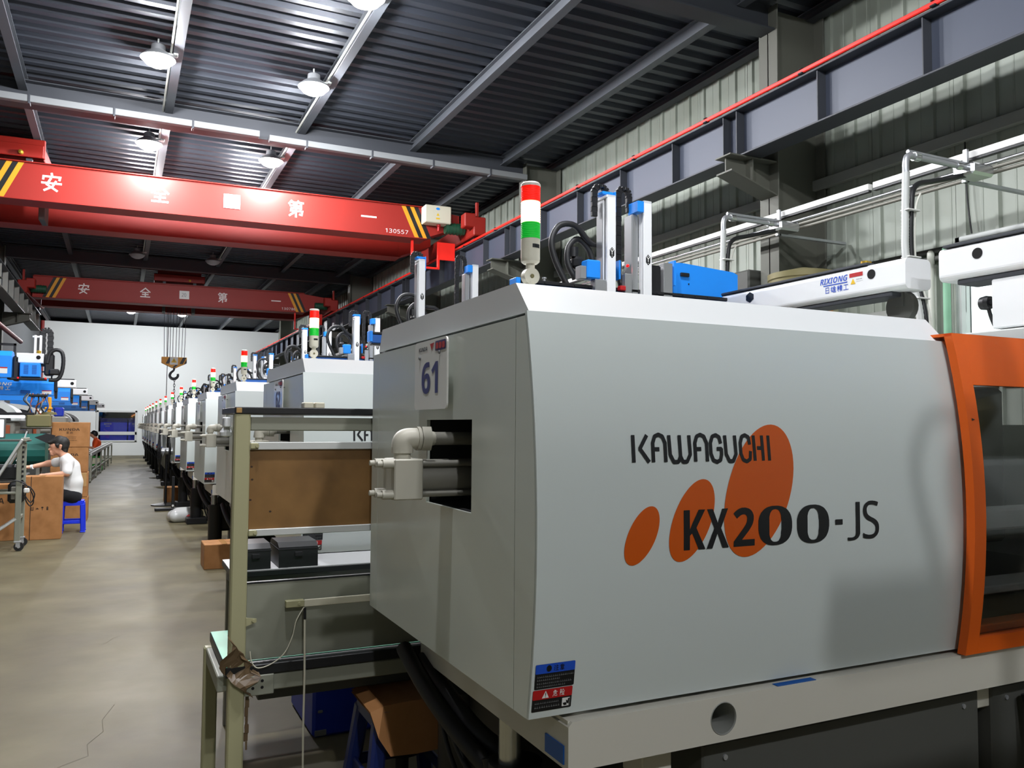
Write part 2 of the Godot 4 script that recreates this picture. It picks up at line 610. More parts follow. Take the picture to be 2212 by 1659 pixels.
# ---------------------------------------------------------------- bodies: tapered capsules joined by a smooth minimum, meshed as surface nets
func blob(st, bones, cell, k := 0.03):
	var lo := Vector3.ONE * 1e6
	var hi := -lo
	for b in bones:
		var r: float = maxf(b[2], b[3]) + cell * 2.0
		lo = lo.min(b[0] - Vector3.ONE * r).min(b[1] - Vector3.ONE * r)
		hi = hi.max(b[0] + Vector3.ONE * r).max(b[1] + Vector3.ONE * r)
	var nx := int((hi.x - lo.x) / cell) + 2
	var ny := int((hi.y - lo.y) / cell) + 2
	var nz := int((hi.z - lo.z) / cell) + 2
	var fld := PackedFloat32Array()
	fld.resize(nx * ny * nz)
	fld.fill(1.0)
	for b in bones:
		var pa: Vector3 = b[0]
		var pb: Vector3 = b[1]
		var ra: float = b[2]
		var rb: float = b[3]
		var sc: Vector3 = b[4] if b.size() > 4 else Vector3.ONE
		var mr: float = maxf(ra, rb) + k + cell * 2.0
		var l: Vector3 = ((pa.min(pb) - Vector3.ONE * mr - lo) / cell).floor()
		var h: Vector3 = ((pa.max(pb) + Vector3.ONE * mr - lo) / cell).ceil()
		var ab: Vector3 = (pb - pa) / sc
		var l2 := maxf(ab.length_squared(), 1e-9)
		for iz in range(maxi(int(l.z), 0), mini(int(h.z) + 1, nz)):
			for iy in range(maxi(int(l.y), 0), mini(int(h.y) + 1, ny)):
				var row := (iz * ny + iy) * nx
				for ix in range(maxi(int(l.x), 0), mini(int(h.x) + 1, nx)):
					var p: Vector3 = (lo + Vector3(ix, iy, iz) * cell - pa) / sc
					var t: float = clampf(p.dot(ab) / l2, 0.0, 1.0)
					var d: float = (p - ab * t).length() - lerpf(ra, rb, t)
					var e := fld[row + ix]
					var hh := maxf(k - absf(d - e), 0.0) / k
					fld[row + ix] = minf(d, e) - hh * hh * k * 0.25
	var vid := {}
	var pos := PackedVector3Array()
	var nor := PackedVector3Array()
	var off := [0, 1, nx, nx + 1, nx * ny, nx * ny + 1, nx * ny + nx, nx * ny + nx + 1]
	for iz in nz - 1:
		for iy in ny - 1:
			var row := (iz * ny + iy) * nx
			for ix in nx - 1:
				var i0 := row + ix
				var f0 := fld[i0]
				if f0 > cell * 2.5 or f0 < -cell * 2.5:
					continue
				var inside := 0
				for o in off:
					if fld[i0 + o] < 0.0:
						inside += 1
				if inside == 0 or inside == 8:
					continue
				var c := Vector3.ZERO
				var cnt := 0
				for e in [[0, 1], [2, 3], [4, 5], [6, 7], [0, 2], [1, 3], [4, 6], [5, 7], [0, 4], [1, 5], [2, 6], [3, 7]]:
					var fa := fld[i0 + off[e[0]]]
					var fb := fld[i0 + off[e[1]]]
					if (fa < 0.0) != (fb < 0.0):
						var t := fa / (fa - fb)
						var a := Vector3(e[0] & 1, (e[0] >> 1) & 1, e[0] >> 2)
						var b2 := Vector3(e[1] & 1, (e[1] >> 1) & 1, e[1] >> 2)
						c += a.lerp(b2, t)
						cnt += 1
				vid[i0] = pos.size()
				pos.append(lo + (Vector3(ix, iy, iz) + c / cnt) * cell)
				nor.append(Vector3(fld[i0 + 1] + fld[i0 + off[3]] + fld[i0 + off[5]] + fld[i0 + off[7]] - fld[i0] - fld[i0 + off[2]] - fld[i0 + off[4]] - fld[i0 + off[6]], fld[i0 + off[2]] + fld[i0 + off[3]] + fld[i0 + off[6]] + fld[i0 + off[7]] - fld[i0] - fld[i0 + 1] - fld[i0 + off[4]] - fld[i0 + off[5]], fld[i0 + off[4]] + fld[i0 + off[5]] + fld[i0 + off[6]] + fld[i0 + off[7]] - fld[i0] - fld[i0 + 1] - fld[i0 + off[2]] - fld[i0 + off[3]]).normalized())
	for i0 in vid:
		for ax in 3:
			var s: int = [1, nx, nx * ny][ax]
			var u: int = [nx, nx * ny, 1][ax]
			var w: int = [nx * ny, 1, nx][ax]
			if (fld[i0] < 0.0) == (fld[i0 + s] < 0.0):
				continue
			if not (vid.has(i0 - u) and vid.has(i0 - w) and vid.has(i0 - u - w)):
				continue
			var q := [vid[i0], vid[i0 - u], vid[i0 - u - w], vid[i0 - w]]
			if fld[i0] >= 0.0:
				q.reverse()
			tri(st, pos[q[0]], pos[q[1]], pos[q[2]], nor[q[0]], nor[q[1]], nor[q[2]])
			tri(st, pos[q[0]], pos[q[2]], pos[q[3]], nor[q[0]], nor[q[2]], nor[q[3]])
	return st

# ---------------------------------------------------------------- the hall
const DECK_Y := 6.6
const WALL_R := 7.5
const WALL_L := -3.5
const D_NEAR := -8.6
const D_FAR := 47.4
const WIN := [3.4, 5.4, 2.0, 3.5]

func wall_sheet(y0, y1) -> ArrayMesh:
	# one metre of profiled sheet: three standing ribs and a lap, running along +z from 0 to 1 (d falls), face towards -x
	var st := S()
	var prof := [[0.0, 0.0]]
	for k in 3:
		var c := 0.08 + k * 0.333
		prof.append_array([[c, 0.0], [c + 0.012, 0.032], [c + 0.042, 0.032], [c + 0.054, 0.0], [c + 0.19, 0.0], [c + 0.196, 0.006], [c + 0.206, 0.006], [c + 0.212, 0.0]])
	prof.append([0.995, 0.0])
	for k in prof.size() - 1:
		var a = prof[k]
		var b = prof[k + 1]
		quad(st, Vector3(-a[1], y0, a[0]), Vector3(-b[1], y0, b[0]), Vector3(-b[1], y1, b[0]), Vector3(-a[1], y1, a[0]))
	quad(st, Vector3(0.0, y0, 0.995), Vector3(0.02, y0, 0.995), Vector3(0.02, y1, 0.995), Vector3(0.0, y1, 0.995))
	return st.commit()

func build_shell():
	var st := S()
	bx(st, WALL_L - 0.2, WALL_R + 0.2, -0.2, 0.0, D_NEAR, D_FAR)
	var fl = struct("floor", st, "concrete", "worn beige concrete floor with a glossy strip down the aisle")
	# hairline cracks in the slab
	for c in [[[0.02, 5.25], [-0.04, 5.0], [-0.03, 4.82], [-0.1, 4.66], [-0.09, 4.5], [-0.2, 4.42], [-0.27, 4.34]], [[0.06, 6.9], [0.0, 6.84], [-0.04, 6.72], [-0.09, 6.68]], [[0.3, 4.0], [0.1, 3.93], [-0.02, 3.96], [-0.2, 3.84]]]:
		var p := PackedVector2Array()
		for q in c:
			p.append(Vector2(q[0], -q[1]) * 1000)
		st = S()
		var polys := []
		for g in Geometry2D.offset_polyline(p, 1.1):
			polys.append(g)
		fill(st, polys, func(q): return Vector3(q.x / 1000, 0.0012, q.y / 1000), Vector3.UP)
		ob("crack", st, "crack", fl)
	# roof deck: trapezoidal ribs running across the hall
	st = S()
	var x0 := WALL_L - 0.2
	var x1 := WALL_R + 0.2
	var n := int((D_FAR - D_NEAR) / 0.28)
	for k in n:
		var d := D_NEAR + k * 0.28
		var pr := [[0.0, 0.0], [0.1, 0.0], [0.13, 0.06], [0.17, 0.06], [0.19, 0.05], [0.21, 0.06], [0.25, 0.06], [0.28, 0.0]]
		for i in pr.size() - 1:
			quad(st, V(x0, DECK_Y + pr[i][1], d + pr[i][0]), V(x0, DECK_Y + pr[i + 1][1], d + pr[i + 1][0]), V(x1, DECK_Y + pr[i + 1][1], d + pr[i + 1][0]), V(x1, DECK_Y + pr[i][1], d + pr[i][0]))
	bx(st, x0, x1, DECK_Y + 0.075, DECK_Y + 0.2, D_NEAR, D_FAR)
	struct("ceiling", st, "deck", "dark grey corrugated metal roof deck")
	# right wall: backing with a window opening, profiled sheets one by one in front of it
	st = S()
	bx(st, WALL_R + 0.03, WALL_R + 0.2, 0, DECK_Y + 0.1, D_NEAR, WIN[0])
	bx(st, WALL_R + 0.03, WALL_R + 0.2, 0, DECK_Y + 0.1, WIN[1], D_FAR)
	bx(st, WALL_R + 0.03, WALL_R + 0.2, 0, WIN[2], WIN[0], WIN[1])
	bx(st, WALL_R + 0.03, WALL_R + 0.2, WIN[3], DECK_Y + 0.1, WIN[0], WIN[1])
	var wr = struct("wall_right", st, "wall_dark", "pale profiled metal side wall behind the runway beam")
	var full := wall_sheet(0.0, DECK_Y + 0.05)
	var low := wall_sheet(0.0, WIN[2])
	var high := wall_sheet(WIN[3], DECK_Y + 0.05)
	for k in int(D_FAR - D_NEAR):
		var d := D_NEAR + k
		var list := [full]
		if d > WIN[0] - 0.1 and d < WIN[1] - 0.1:
			list = [low, high]
		for me in list:
			var o = ob("wall_panel", me, "wall_sheet", wr)
			o.position = Vector3(WALL_R, 0, -d - 1.0)
	# left wall
	st = S()
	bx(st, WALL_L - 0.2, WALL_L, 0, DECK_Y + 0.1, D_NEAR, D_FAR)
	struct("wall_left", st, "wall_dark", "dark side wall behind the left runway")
	st = S()
	bx(st, WALL_L, WALL_R, 0, DECK_Y + 0.1, D_NEAR - 0.2, D_NEAR)
	struct("wall_front", st, "wall_sheet", "plain wall behind the photographer")
	st = S()
	bx(st, WALL_L, WALL_R, 0, DECK_Y + 0.1, D_FAR, D_FAR + 0.2)
	struct("wall_end", st, "dark_green", "dark end wall behind the white partition")
	# white partition across the far end, with an interior window
	st = S()
	var wx := [-0.97, 0.75]
	bx(st, WALL_L, wx[0], 0, 6.42, 44.5, 44.62)
	bx(st, wx[1], WALL_R, 0, 6.42, 44.5, 44.62)
	bx(st, wx[0], wx[1], 0, 0.7, 44.5, 44.62)
	bx(st, wx[0], wx[1], 2.16, 6.42, 44.5, 44.62)
	struct("wall_back", st, "partition", "tall white partition wall at the far end of the aisle")
	var win := S()
	for r in [[wx[0] - 0.04, wx[1] + 0.04, 2.1, 2.2], [wx[0] - 0.04, wx[1] + 0.04, 1.0, 1.16], [wx[0] - 0.04, wx[1] + 0.04, 0.66, 0.74]]:
		bx(win, r[0], r[1], r[2], r[3], 44.46, 44.64, 0.01)
	for x in [wx[0], wx[1]]:
		bx(win, x - 0.06, x + 0.06, 0.66, 2.2, 44.46, 44.64, 0.01)
	var w2 = struct("window_2", win, "hop_white", "interior window in the white partition with blue crates behind")
	for r in [[0.74, 1.0], [1.16, 2.1]]:
		st = S()
		bx(st, wx[0] + 0.05, wx[1] - 0.05, r[0], r[1], 44.55, 44.56)
		ob("pane", st, "pane_clear", w2)
	# stacked blue crates seen through it
	var places := [[-0.85, 0.36, 0.75, "blue crate behind the far window, lower left of the four"], [0.4, 1.5, 0.75, "blue crate behind the far window, lower right of the four"], [-0.85, 0.36, 1.29, "blue crate behind the far window, upper left with white print"], [0.4, 1.5, 1.29, "blue crate behind the far window, upper right with white print"]]
	for q in places:
		var y0: float = 0.2 if q[2] < 1.0 else 1.04
		var y1: float = 1.03 if q[2] < 1.0 else 1.83
		var t = thing("blue_crate", q[3], "crate", V((q[0] + q[1]) / 2, y0, 45.6), "crates behind the interior window")
		st = S()
		bx(st, q[0], q[1], y0, y1, 45.2, 46.0, 0.02)
		ob("body", st, "crate_navy", t)
		st = S()
		bx(st, q[0] - 0.015, q[1] + 0.015, y1 - 0.07, y1 - 0.005, 45.18, 46.02, 0.01)
		ob("rim", st, "crate_blue", t)
		if q[2] > 1.0:
			st = S()
			var f := plane_map(V(q[0], y1 - 0.45, 45.195), Vector3.RIGHT, Vector3.UP)
			for k in 4:
				fill(st, [rrect(0.18 + k * 0.085, 0.12, 0.24 + k * 0.085, 0.2, 0.01), rrect(0.24 + k * 0.05, 0.02, 0.27 + k * 0.05, 0.07, 0.01)], f, Vector3.BACK)
			ob("faded_print", st, "print_grey", t)
	st = S()
	bx(st, -1.6, 1.9, 0, 0.2, 45.1, 46.1)
	tag(ob("pallet_base", st, "cabinet_dark"), "dark low platform carrying the blue crates behind the far window", "platform")
	# daylight window in the right wall
	st = S()
	for r in [[WIN[0], WIN[1], WIN[2], WIN[2] + 0.06], [WIN[0], WIN[1], WIN[3] - 0.06, WIN[3]], [WIN[0], WIN[0] + 0.06, WIN[2], WIN[3]], [WIN[1] - 0.06, WIN[1], WIN[2], WIN[3]], [4.37, 4.43, WIN[2], WIN[3]]]:
		bx(st, WALL_R - 0.04, WALL_R + 0.1, r[2], r[3], r[0], r[1], 0.008)
	var w1 = struct("window_1", st, "galv_pale", "bright daylight window in the right wall")
	for r in [[WIN[0] + 0.06, 4.37], [4.43, WIN[1] - 0.06]]:
		st = S()
		bx(st, WALL_R + 0.03, WALL_R + 0.04, WIN[2] + 0.06, WIN[3] - 0.06, r[0], r[1])
		ob("pane", st, "pane_clear", w1)

func i_beam_x(st, x0, x1, y0, y1, d, fw, ft, wt):
	bx(st, x0, x1, y0, y0 + ft, d - fw / 2, d + fw / 2, 0.003)
	bx(st, x0, x1, y1 - ft, y1, d - fw / 2, d + fw / 2, 0.003)
	bx(st, x0, x1, y0 + ft, y1 - ft, d - wt / 2, d + wt / 2)

func i_beam_d(st, d0, d1, y0, y1, x, fw, ft, wt):
	bx(st, x - fw / 2, x + fw / 2, y0, y0 + ft, d0, d1, 0.003)
	bx(st, x - fw / 2, x + fw / 2, y1 - ft, y1, d0, d1, 0.003)
	bx(st, x - wt / 2, x + wt / 2, y0 + ft, y1 - ft, d0, d1)

func build_steel():
	var st := S()
	var bays := []
	for k in range(-2, 7):
		bays.append(7.18 + 6.47 * k)
	for d in bays:
		if d > 37:
			continue
		st = S()
		i_beam_x(st, -3.0, 6.75, 6.2, 6.56, d, 0.24, 0.02, 0.014)
		struct("roof_beam", st, "steel_dark", "deep steel roof beam across the hall")
	# purlins down the hall
	for x in [-3.2, -1.4, 0.56, 2.6, 4.54, 6.3]:
		st = S()
		for k in bays.size() - 1:
			var a: float = bays[k] + 0.02
			var b: float = bays[k + 1] - 0.02
			bx(st, x - 0.06, x + 0.06, 6.42, 6.435, a, b, 0.003)
			bx(st, x - 0.006, x + 0.006, 6.435, 6.6, a, b)
			bx(st, x - 0.06, x + 0.06, 6.585, 6.6, a, b)
		struct("purlin", st, "purlin_paint", "steel purlin running down the hall under the deck")
	# cable conduits clipped along the two lamp purlins
	for x in [0.56, 2.6]:
		st = S()
		cyl(st, V(x - 0.085, 6.44, 7.4), V(x - 0.085, 6.44, 26.0), 0.016, -1, 8)
		tag(ob("lamp_conduit", st, "pvc_white"), "thin white conduit along the %s lamp purlin under the deck" % ("left" if x < 1 else "right"), "conduit", "lamp conduits")
	# eave beams
	for x in [7.38, -3.15]:
		st = S()
		i_beam_d(st, D_NEAR, 44.5, 6.48, 6.6, x, 0.14, 0.012, 0.01)
		struct("eave_beam", st, "steel_dark", "dark eave beam along the top of the wall")
	# columns with crane corbels
	for d in bays:
		if d > 44:
			continue
		for s in [1, -1]:
			if s < 0 and d > 32:
				continue
			var xf: float = 6.72 if s > 0 else -3.0
			st = S()
			bx(st, xf, xf + 0.018 * s, 0, 6.5, d - 0.15, d + 0.15, 0.003)
			bx(st, xf + (0.72 if s > 0 else 0.42) * s, xf + (0.74 if s > 0 else 0.44) * s, 0, 6.5, d - 0.15, d + 0.15, 0.003)
			bx(st, xf, xf + (0.73 if s > 0 else 0.43) * s, 0, 6.5, d - 0.008, d + 0.008)
			var c = struct("column", st, "column_paint", "steel column of the right wall" if s > 0 else "steel column of the left wall")
			st = S()
			bx(st, xf, xf - 0.68 * s, 4.632, 4.65, d - 0.13, d + 0.13, 0.003)
			prism_d(st, [Vector2(xf, 4.632), Vector2(xf - 0.64 * s, 4.632), Vector2(xf - 0.64 * s, 4.46), Vector2(xf, 4.25)], d + 0.008, d - 0.008)
			prism_d(st, [Vector2(xf, 4.25), Vector2(xf - 0.66 * s, 4.452), Vector2(xf - 0.66 * s, 4.47), Vector2(xf, 4.268)], d + 0.13, d - 0.13)
			bx(st, xf - 0.34 * s, xf - 0.355 * s, 4.36, 4.632, d - 0.12, d + 0.12)
			ob("corbel", st, "column_paint", c)
	# runway beams with stiffeners
	for s in [1, -1]:
		var x: float = 6.36 if s > 0 else -2.62
		var t = thing("crane_runway", "long grey steel runway beam under the red rail on the right wall" if s > 0 else "dark steel runway beam high on the left wall", "beam", V(x, 4.65, 15.0))
		st = S()
		var re: float = 44.4 if s > 0 else 31.6
		bx(st, x - 0.007, x + 0.007, 4.67, 5.2, D_NEAR, re)
		ob("web", st, "steel_web" if s > 0 else "steel_dark", t)
		st = S()
		bx(st, x - 0.14, x + 0.14, 5.195, 5.217, D_NEAR, re, 0.004)
		ob("top_flange", st, "steel_dark", t)
		st = S()
		bx(st, x - 0.14, x + 0.14, 4.652, 4.672, D_NEAR, re, 0.004)
		ob("bottom_flange", st, "steel_dark" if s > 0 else "steel_pale", t)
		for k in range(-6, 31):
			var d := 7.18 + k * 1.2
			if d > re:
				break
			st = S()
			bx(st, x - 0.12, x - 0.008, 4.673, 5.194, d - 0.006, d + 0.006)
			bx(st, x + 0.008, x + 0.12, 4.673, 5.194, d - 0.006, d + 0.006)
			if k % 5 == 0:
				bx(st, x - 0.12, x - 0.008, 4.673, 5.194, d + 0.22, d + 0.232)
			ob("stiffener", st, "steel_dark" if s > 0 else "steel_pale", t)
		st = S()
		bx(st, x - 0.03, x + 0.03, 5.218, 5.25, D_NEAR, re, 0.01)
		ob("crane_rail", st, "steel_dark", t)
	var t2 = thing("conductor_rail", "bright red conductor rail along the top of the right runway beam", "rail", V(6.22, 5.24, 15.0))
	st = S()
	bx(st, 6.2, 6.235, 5.225, 5.27, D_NEAR, 44.3, 0.008)
	ob("red_bar", st, "rail_red", t2)
	for k in 33:
		var d := -6.0 + k * 1.52
		st = S()
		bx(st, 6.185, 6.25, 5.217, 5.235, d - 0.03, d + 0.03, 0.006)
		bx(st, 6.19, 6.245, 5.269, 5.278, d - 0.025, d + 0.025, 0.004)
		ob("clip", st, "black", t2)
	# girts on the right wall
	for q in [[4.48, -8.0, 44.4], [2.8, 5.8, 44.4], [1.2, -8.0, 44.4]]:
		st = S()
		bx(st, 7.39, 7.465, q[0] - 0.06, q[0] + 0.06, q[1], q[2], 0.006)
		struct("wall_girt", st, "steel_pale", "horizontal steel rail along the right wall")
	# galvanised cable trough on the beam in view
	var seg := [[-3.0, 1.9, 6.19, "left length of galvanised cable trough along the roof beam above the cranes"], [2.05, 6.7, 6.15, "right length of galvanised cable trough along the roof beam above the cranes"]]
	for q in seg:
		var tr = thing("cable_trough", q[3], "cable trough", V((q[0] + q[1]) / 2, q[2], 13.45))
		st = S()
		bx(st, q[0], q[1], q[2], q[2] + 0.1, 13.4, 13.51, 0.006)
		ob("body", st, "trough", tr)
		st = S()
		var xx: float = q[0] + 0.6
		while xx < q[1]:
			bx(st, xx - 0.015, xx + 0.015, q[2] - 0.03, q[2] + 0.105, 13.39, 13.52, 0.003)
			xx += 1.1
		ob("clamps", st, "steel_dark", tr)

# ---------------------------------------------------------------- lamps
func build_lamps():
	var protos := {}
	var seen := [0, 0]
	for L in LAMPS:
		var lit: int = L[2]
		var t
		if not protos.has(lit):
			t = thing("high_bay_lamp", "", "lamp", V(L[0], LAMP_Y, L[1]), "high bay lamps under the roof")
			var o := V(L[0], LAMP_Y, L[1])
			var st := S()
			lathe(st, o, Vector3.UP, [[0.215, 0.02], [0.21, 0.035], [0.15, 0.09], [0.09, 0.13], [0.085, 0.2], [0.06, 0.215], [0.0, 0.215]], 24)
			lathe(st, o, Vector3.UP, [[0.0, 0.12], [0.085, 0.12], [0.145, 0.085], [0.205, 0.03], [0.215, 0.02]], 24)
			ob("reflector", st, "galv", t)
			st = S()
			lathe(st, o, Vector3.UP, [[0.0, -0.09], [0.08, -0.08], [0.15, -0.045], [0.19, 0.0], [0.2, 0.03], [0.0, 0.035]], 24)
			var lens = ob("lens", st, "lens_lit" if lit else "lens_off", t)
			st = S()
			cyl(st, o + Vector3(0, 0.21, 0), o + Vector3(0, 0.29, 0), 0.012)
			bx(st, L[0] - 0.02, L[0] + 0.24, LAMP_Y + 0.1, LAMP_Y + 0.12, L[1] - 0.03, L[1] + 0.03, 0.004)
			bx(st, L[0] + 0.18, L[0] + 0.24, LAMP_Y + 0.1, LAMP_Y + 0.14, L[1] - 0.06, L[1] + 0.06, 0.01)
			ob("bracket", st, "galv_pale", t)
			if lit:
				var l := OmniLight3D.new()
				l.name = "lamp_light"
				l.light_energy = LAMP_ENERGY
				l.light_color = Color(0.98, 0.985, 1.0)
				l.light_size = 0.12
				l.omni_range = 60.0
				l.omni_attenuation = 2.0
				l.shadow_enabled = true
				t.add_child(l)
				l.position = Vector3(0, -0.02, 0)
			protos[lit] = t
		else:
			t = protos[lit].duplicate()
			t.name = numbered("high_bay_lamp")
			add_child(t)
			t.position = V(L[0], LAMP_Y, L[1])
			t.set_meta("group", "high bay lamps under the roof")
		if lit and L[1] > 30:
			for c in t.get_children():
				if c is Light3D:
					c.light_energy = FAR_LAMP_ENERGY
		if lit and L[1] < 0:
			for c in t.get_children():
				if c is Light3D:
					c.light_energy = REAR_LAMP_ENERGY
		var side: String = "left" if L[0] < 1.5 else "right"
		var lab := ""
		match [lit, L[1]]:
			[1, 8.7]:
				lab = "blown-out white high bay lamp of the %s row, nearest one at the picture's top edge" % side
			[1, 11.4]:
				lab = "lit white high bay lamp of the %s row just before the trough-carrying roof beam" % side
			[1, 15.0]:
				lab = "lit white high bay lamp of the %s row between roof beam and front red crane" % side
			[0, 21.9]:
				lab = "unlit grey high bay lamp of the %s row nearer the front red crane" % side
			[0, 25.2]:
				lab = "unlit grey high bay lamp of the %s row nearer the rear red crane" % side
			[1, 38.2]:
				lab = "lit high bay lamp of the %s row glaring before the white partition" % side
			[1, 18.3]:
				lab = "lit high bay lamp of the %s row hidden above the front crane's girders" % side
			[0, 4.95]:
				lab = "unlit high bay lamp of the %s row over the nearest machines, above the frame" % side
			_:
				lab = "lit high bay lamp of the %s row behind the photographer, %s bay" % [side, {2.2: "first", -4.2: "second", 4.95: "unlit"}[L[1]]]
		t.set_meta("label", lab)
		t.set_meta("category", "lamp")

# ---------------------------------------------------------------- overhead cranes
func build_cranes():
	for c in 2:
		var d: float = 15.6 if c == 0 else 27.8
		var o := V(1.9, 5.3, d)
		var t = thing("bridge_crane", ["red overhead crane nearest, with the grey control box at its right end", "red overhead crane behind, with the hook block hanging under it"][c], "crane", o)
		var xl := -2.45
		var xr := 5.95 if c == 0 else 6.0
		for g in 2:
			var dd: float = d + g * 1.95
			var st := S()
			bx(st, xl, xr - 0.55, 5.33, 5.95, dd, dd + 0.42, 0.004)
			bx(st, xl, xr - 0.5, 5.95, 5.968, dd - 0.04, dd + 0.46, 0.004)
			bx(st, xl, xr - 0.5, 5.312, 5.33, dd - 0.04, dd + 0.46, 0.004)
			# tapering end at the runway
			prism_d(st, [Vector2(xr - 0.55, 5.33), Vector2(xr + 0.2, 5.62), Vector2(xr + 0.2, 5.86), Vector2(xr - 0.55, 5.95)], dd + 0.42, dd)
			ob("front_girder" if g == 0 else "rear_girder", st, "crane_red", t)
			st = S()
			bx(st, xl, xr - 0.5, 5.969, 6.02, dd + 0.18, dd + 0.24, 0.005)
			ob("trolley_rail", st, "crane_dark_red", t)
		# lettering on the front face
		var f := plane_map(V(0, 0, d - 0.002), Vector3.RIGHT, Vector3.UP)
		var st2
		var xs: Array = [-1.31, 0.38, 2.74, 4.13] if c == 0 else [-1.25, 0.46, 2.74, 4.41]
		var hs := 0.31
		for k in 4:
			st2 = S()
			han(st2, "安全第一"[k], xs[k], 5.5, hs, hs, 0, 11, f, Vector3.BACK)
			ob("character", st2, "crane_text", t)
		st2 = S()
		text(st2, "130557" if c == 0 else "130786", 4.62 if c == 0 else 4.75, 5.08 if c == 0 else 5.2, 5.38, 5.46, f, Vector3.BACK, "Droid Sans Mono|400")
		ob("serial_number", st2, "crane_text", t)
		st2 = S()
		bx(st2, 1.6, 1.89, 5.53, 5.79, d - 0.012, d - 0.003, 0.002)
		var plate = ob("load_plate", st2, "print_white", t)
		if c == 1:
			st2 = S()
			text(st2, "20", 1.67, 1.8, 5.6, 5.72, plane_map(V(0, 0, d - 0.0135), Vector3.RIGHT, Vector3.UP), Vector3.BACK, "Droid Sans|400")
			ob("plate_number", st2, "print_grey", plate)
		else:
			st2 = S()
			fill(st2, [rrect(1.66, 5.6, 1.83, 5.615, 0.004), rrect(1.66, 5.655, 1.83, 5.667, 0.004)], plane_map(V(0, 0, d - 0.0135), Vector3.RIGHT, Vector3.UP), Vector3.BACK)
			ob("plate_marks", st2, "print_grey", plate)
		# hazard stripes, slanting in from both ends
		for s in [-1, 1]:
			var base: float = -1.75 if s < 0 else 5.12
			for k in 4:
				st2 = S()
				var xb: float = base + s * k * 0.085
				var sl: float = 0.28 * s
				fill(st2, [PackedVector2Array([Vector2(xb - 0.045 + sl / 2, 5.335), Vector2(xb + 0.045 + sl / 2, 5.335), Vector2(xb + 0.045 - sl / 2, 5.945), Vector2(xb - 0.045 - sl / 2, 5.945)])], f, Vector3.BACK)
				ob("hazard_stripe", st2, "crane_yellow" if k % 2 == 0 else "print_black", t)
		# end trucks on both runways
		for x in [6.36, -2.62]:
			st2 = S()
			bx(st2, x - 0.13, x + 0.13, 5.34, 5.72, d - 0.65, d + 3.0, 0.02)
			ob("end_truck", st2, "crane_red", t)
			for w in [d - 0.35, d + 2.7]:
				st2 = S()
				cyl(st2, V(x - 0.05, 5.4, w), V(x + 0.05, 5.4, w), 0.13, -1, 20)
				ob("wheel", st2, "steel_dark", t)
			st2 = S()
			var sx: float = -0.35 if x > 0 else 0.35
			cyl(st2, V(x + sx - 0.2, 5.55, d - 0.12), V(x + sx + 0.2, 5.55, d - 0.12), 0.11, -1, 16)
			for k in 5:
				cyl(st2, V(x + sx - 0.16 + k * 0.07, 5.55, d - 0.12), V(x + sx - 0.14 + k * 0.07, 5.55, d - 0.12), 0.122, -1, 16)
			ob("drive_motor", st2, "motor_green", t)
			st2 = S()
			bx(st2, x - 0.12 - (0.2 if x > 0 else -0.2), x + 0.12 - (0.2 if x > 0 else -0.2), 5.5, 5.78, d - 0.65, d - 0.4, 0.02)
			bx(st2, x - 0.03, x + 0.03, 5.72, 6.05, d - 0.5, d - 0.44, 0.01)
			ob("buffer_bracket", st2, "crane_red", t)
		st2 = S()
		for x in [5.2, 5.75]:
			bx(st2, x - 0.025, x + 0.025, 4.75, 5.31, d + 0.1, d + 0.15, 0.004)
		bx(st2, 5.2, 5.75, 4.75, 4.79, d + 0.1, d + 0.15, 0.004)
		bx(st2, 5.75, 6.1, 4.95, 5.31, d + 0.1, d + 0.14, 0.004)
		ob("collector_bracket", st2, "rail_red", t)
		if c == 0:
			st2 = S()
			bx(st2, 5.34, 5.88, 5.6, 5.95, d - 0.3, d - 0.02, 0.015)
			var cb = ob("control_box", st2, "box_cream", t)
			st2 = S()
			fill(st2, [PackedVector2Array([Vector2(5.57, 5.74), Vector2(5.63, 5.74), Vector2(5.6, 5.8)]), rrect(5.56, 5.67, 5.64, 5.7, 0.004)], plane_map(V(0, 0, d - 0.302), Vector3.RIGHT, Vector3.UP), Vector3.BACK)
			ob("warning_mark", st2, "print_yellow", cb)
			st2 = S()
			fill(st2, [disc(5.6, 5.88, 0.04, 0.025)], plane_map(V(0, 0, d - 0.302), Vector3.RIGHT, Vector3.UP), Vector3.BACK)
			ob("round_mark", st2, "robot_blue", cb)
			st2 = S()
			lathe(st2, V(5.66, 5.46, d - 0.16), Vector3.UP, [[0.0, 0.0], [0.02, 0.01], [0.025, 0.05], [0.025, 0.1], [0.04, 0.105], [0.04, 0.14], [0.0, 0.14]], 14)
			ob("alarm_light", st2, "print_red", cb)
		# trolley on the rails
		var tx: float = -1.85 if c == 0 else 1.6
		var tw: float = 0.55 if c == 0 else 0.75
		st2 = S()
		bx(st2, tx - tw, tx + tw, 6.08, 6.3, d + 0.1, d + 2.3, 0.01)
		if c == 0:
			bx(st2, tx - tw, tx + tw + 0.02, 6.08, 6.4, d + 0.12, d + 0.2, 0.01)
		else:
			bx(st2, tx - tw + 0.1, tx + tw - 0.1, 6.3, 6.45, d + 0.3, d + 1.9, 0.02)
		ob("trolley", st2, "crane_red", t)
		st2 = S()
		for w in [d + 0.21, d + 2.16]:
			for x in [tx - tw * 0.6, tx + tw * 0.6]:
				cyl(st2, V(x, 6.06, w - 0.03), V(x, 6.06, w + 0.03), 0.05, -1, 14)
		ob("trolley_wheels", st2, "steel_dark", t)
		st2 = S()
		lathe(st2, V(tx + tw * 0.4, 6.14, d + 0.09), Vector3.BACK, [[0.0, 0.06], [0.035, 0.05], [0.04, 0.0], [0.015, 0.0]], 12)
		ob("buffer", st2, "brass", t)
		st2 = S()
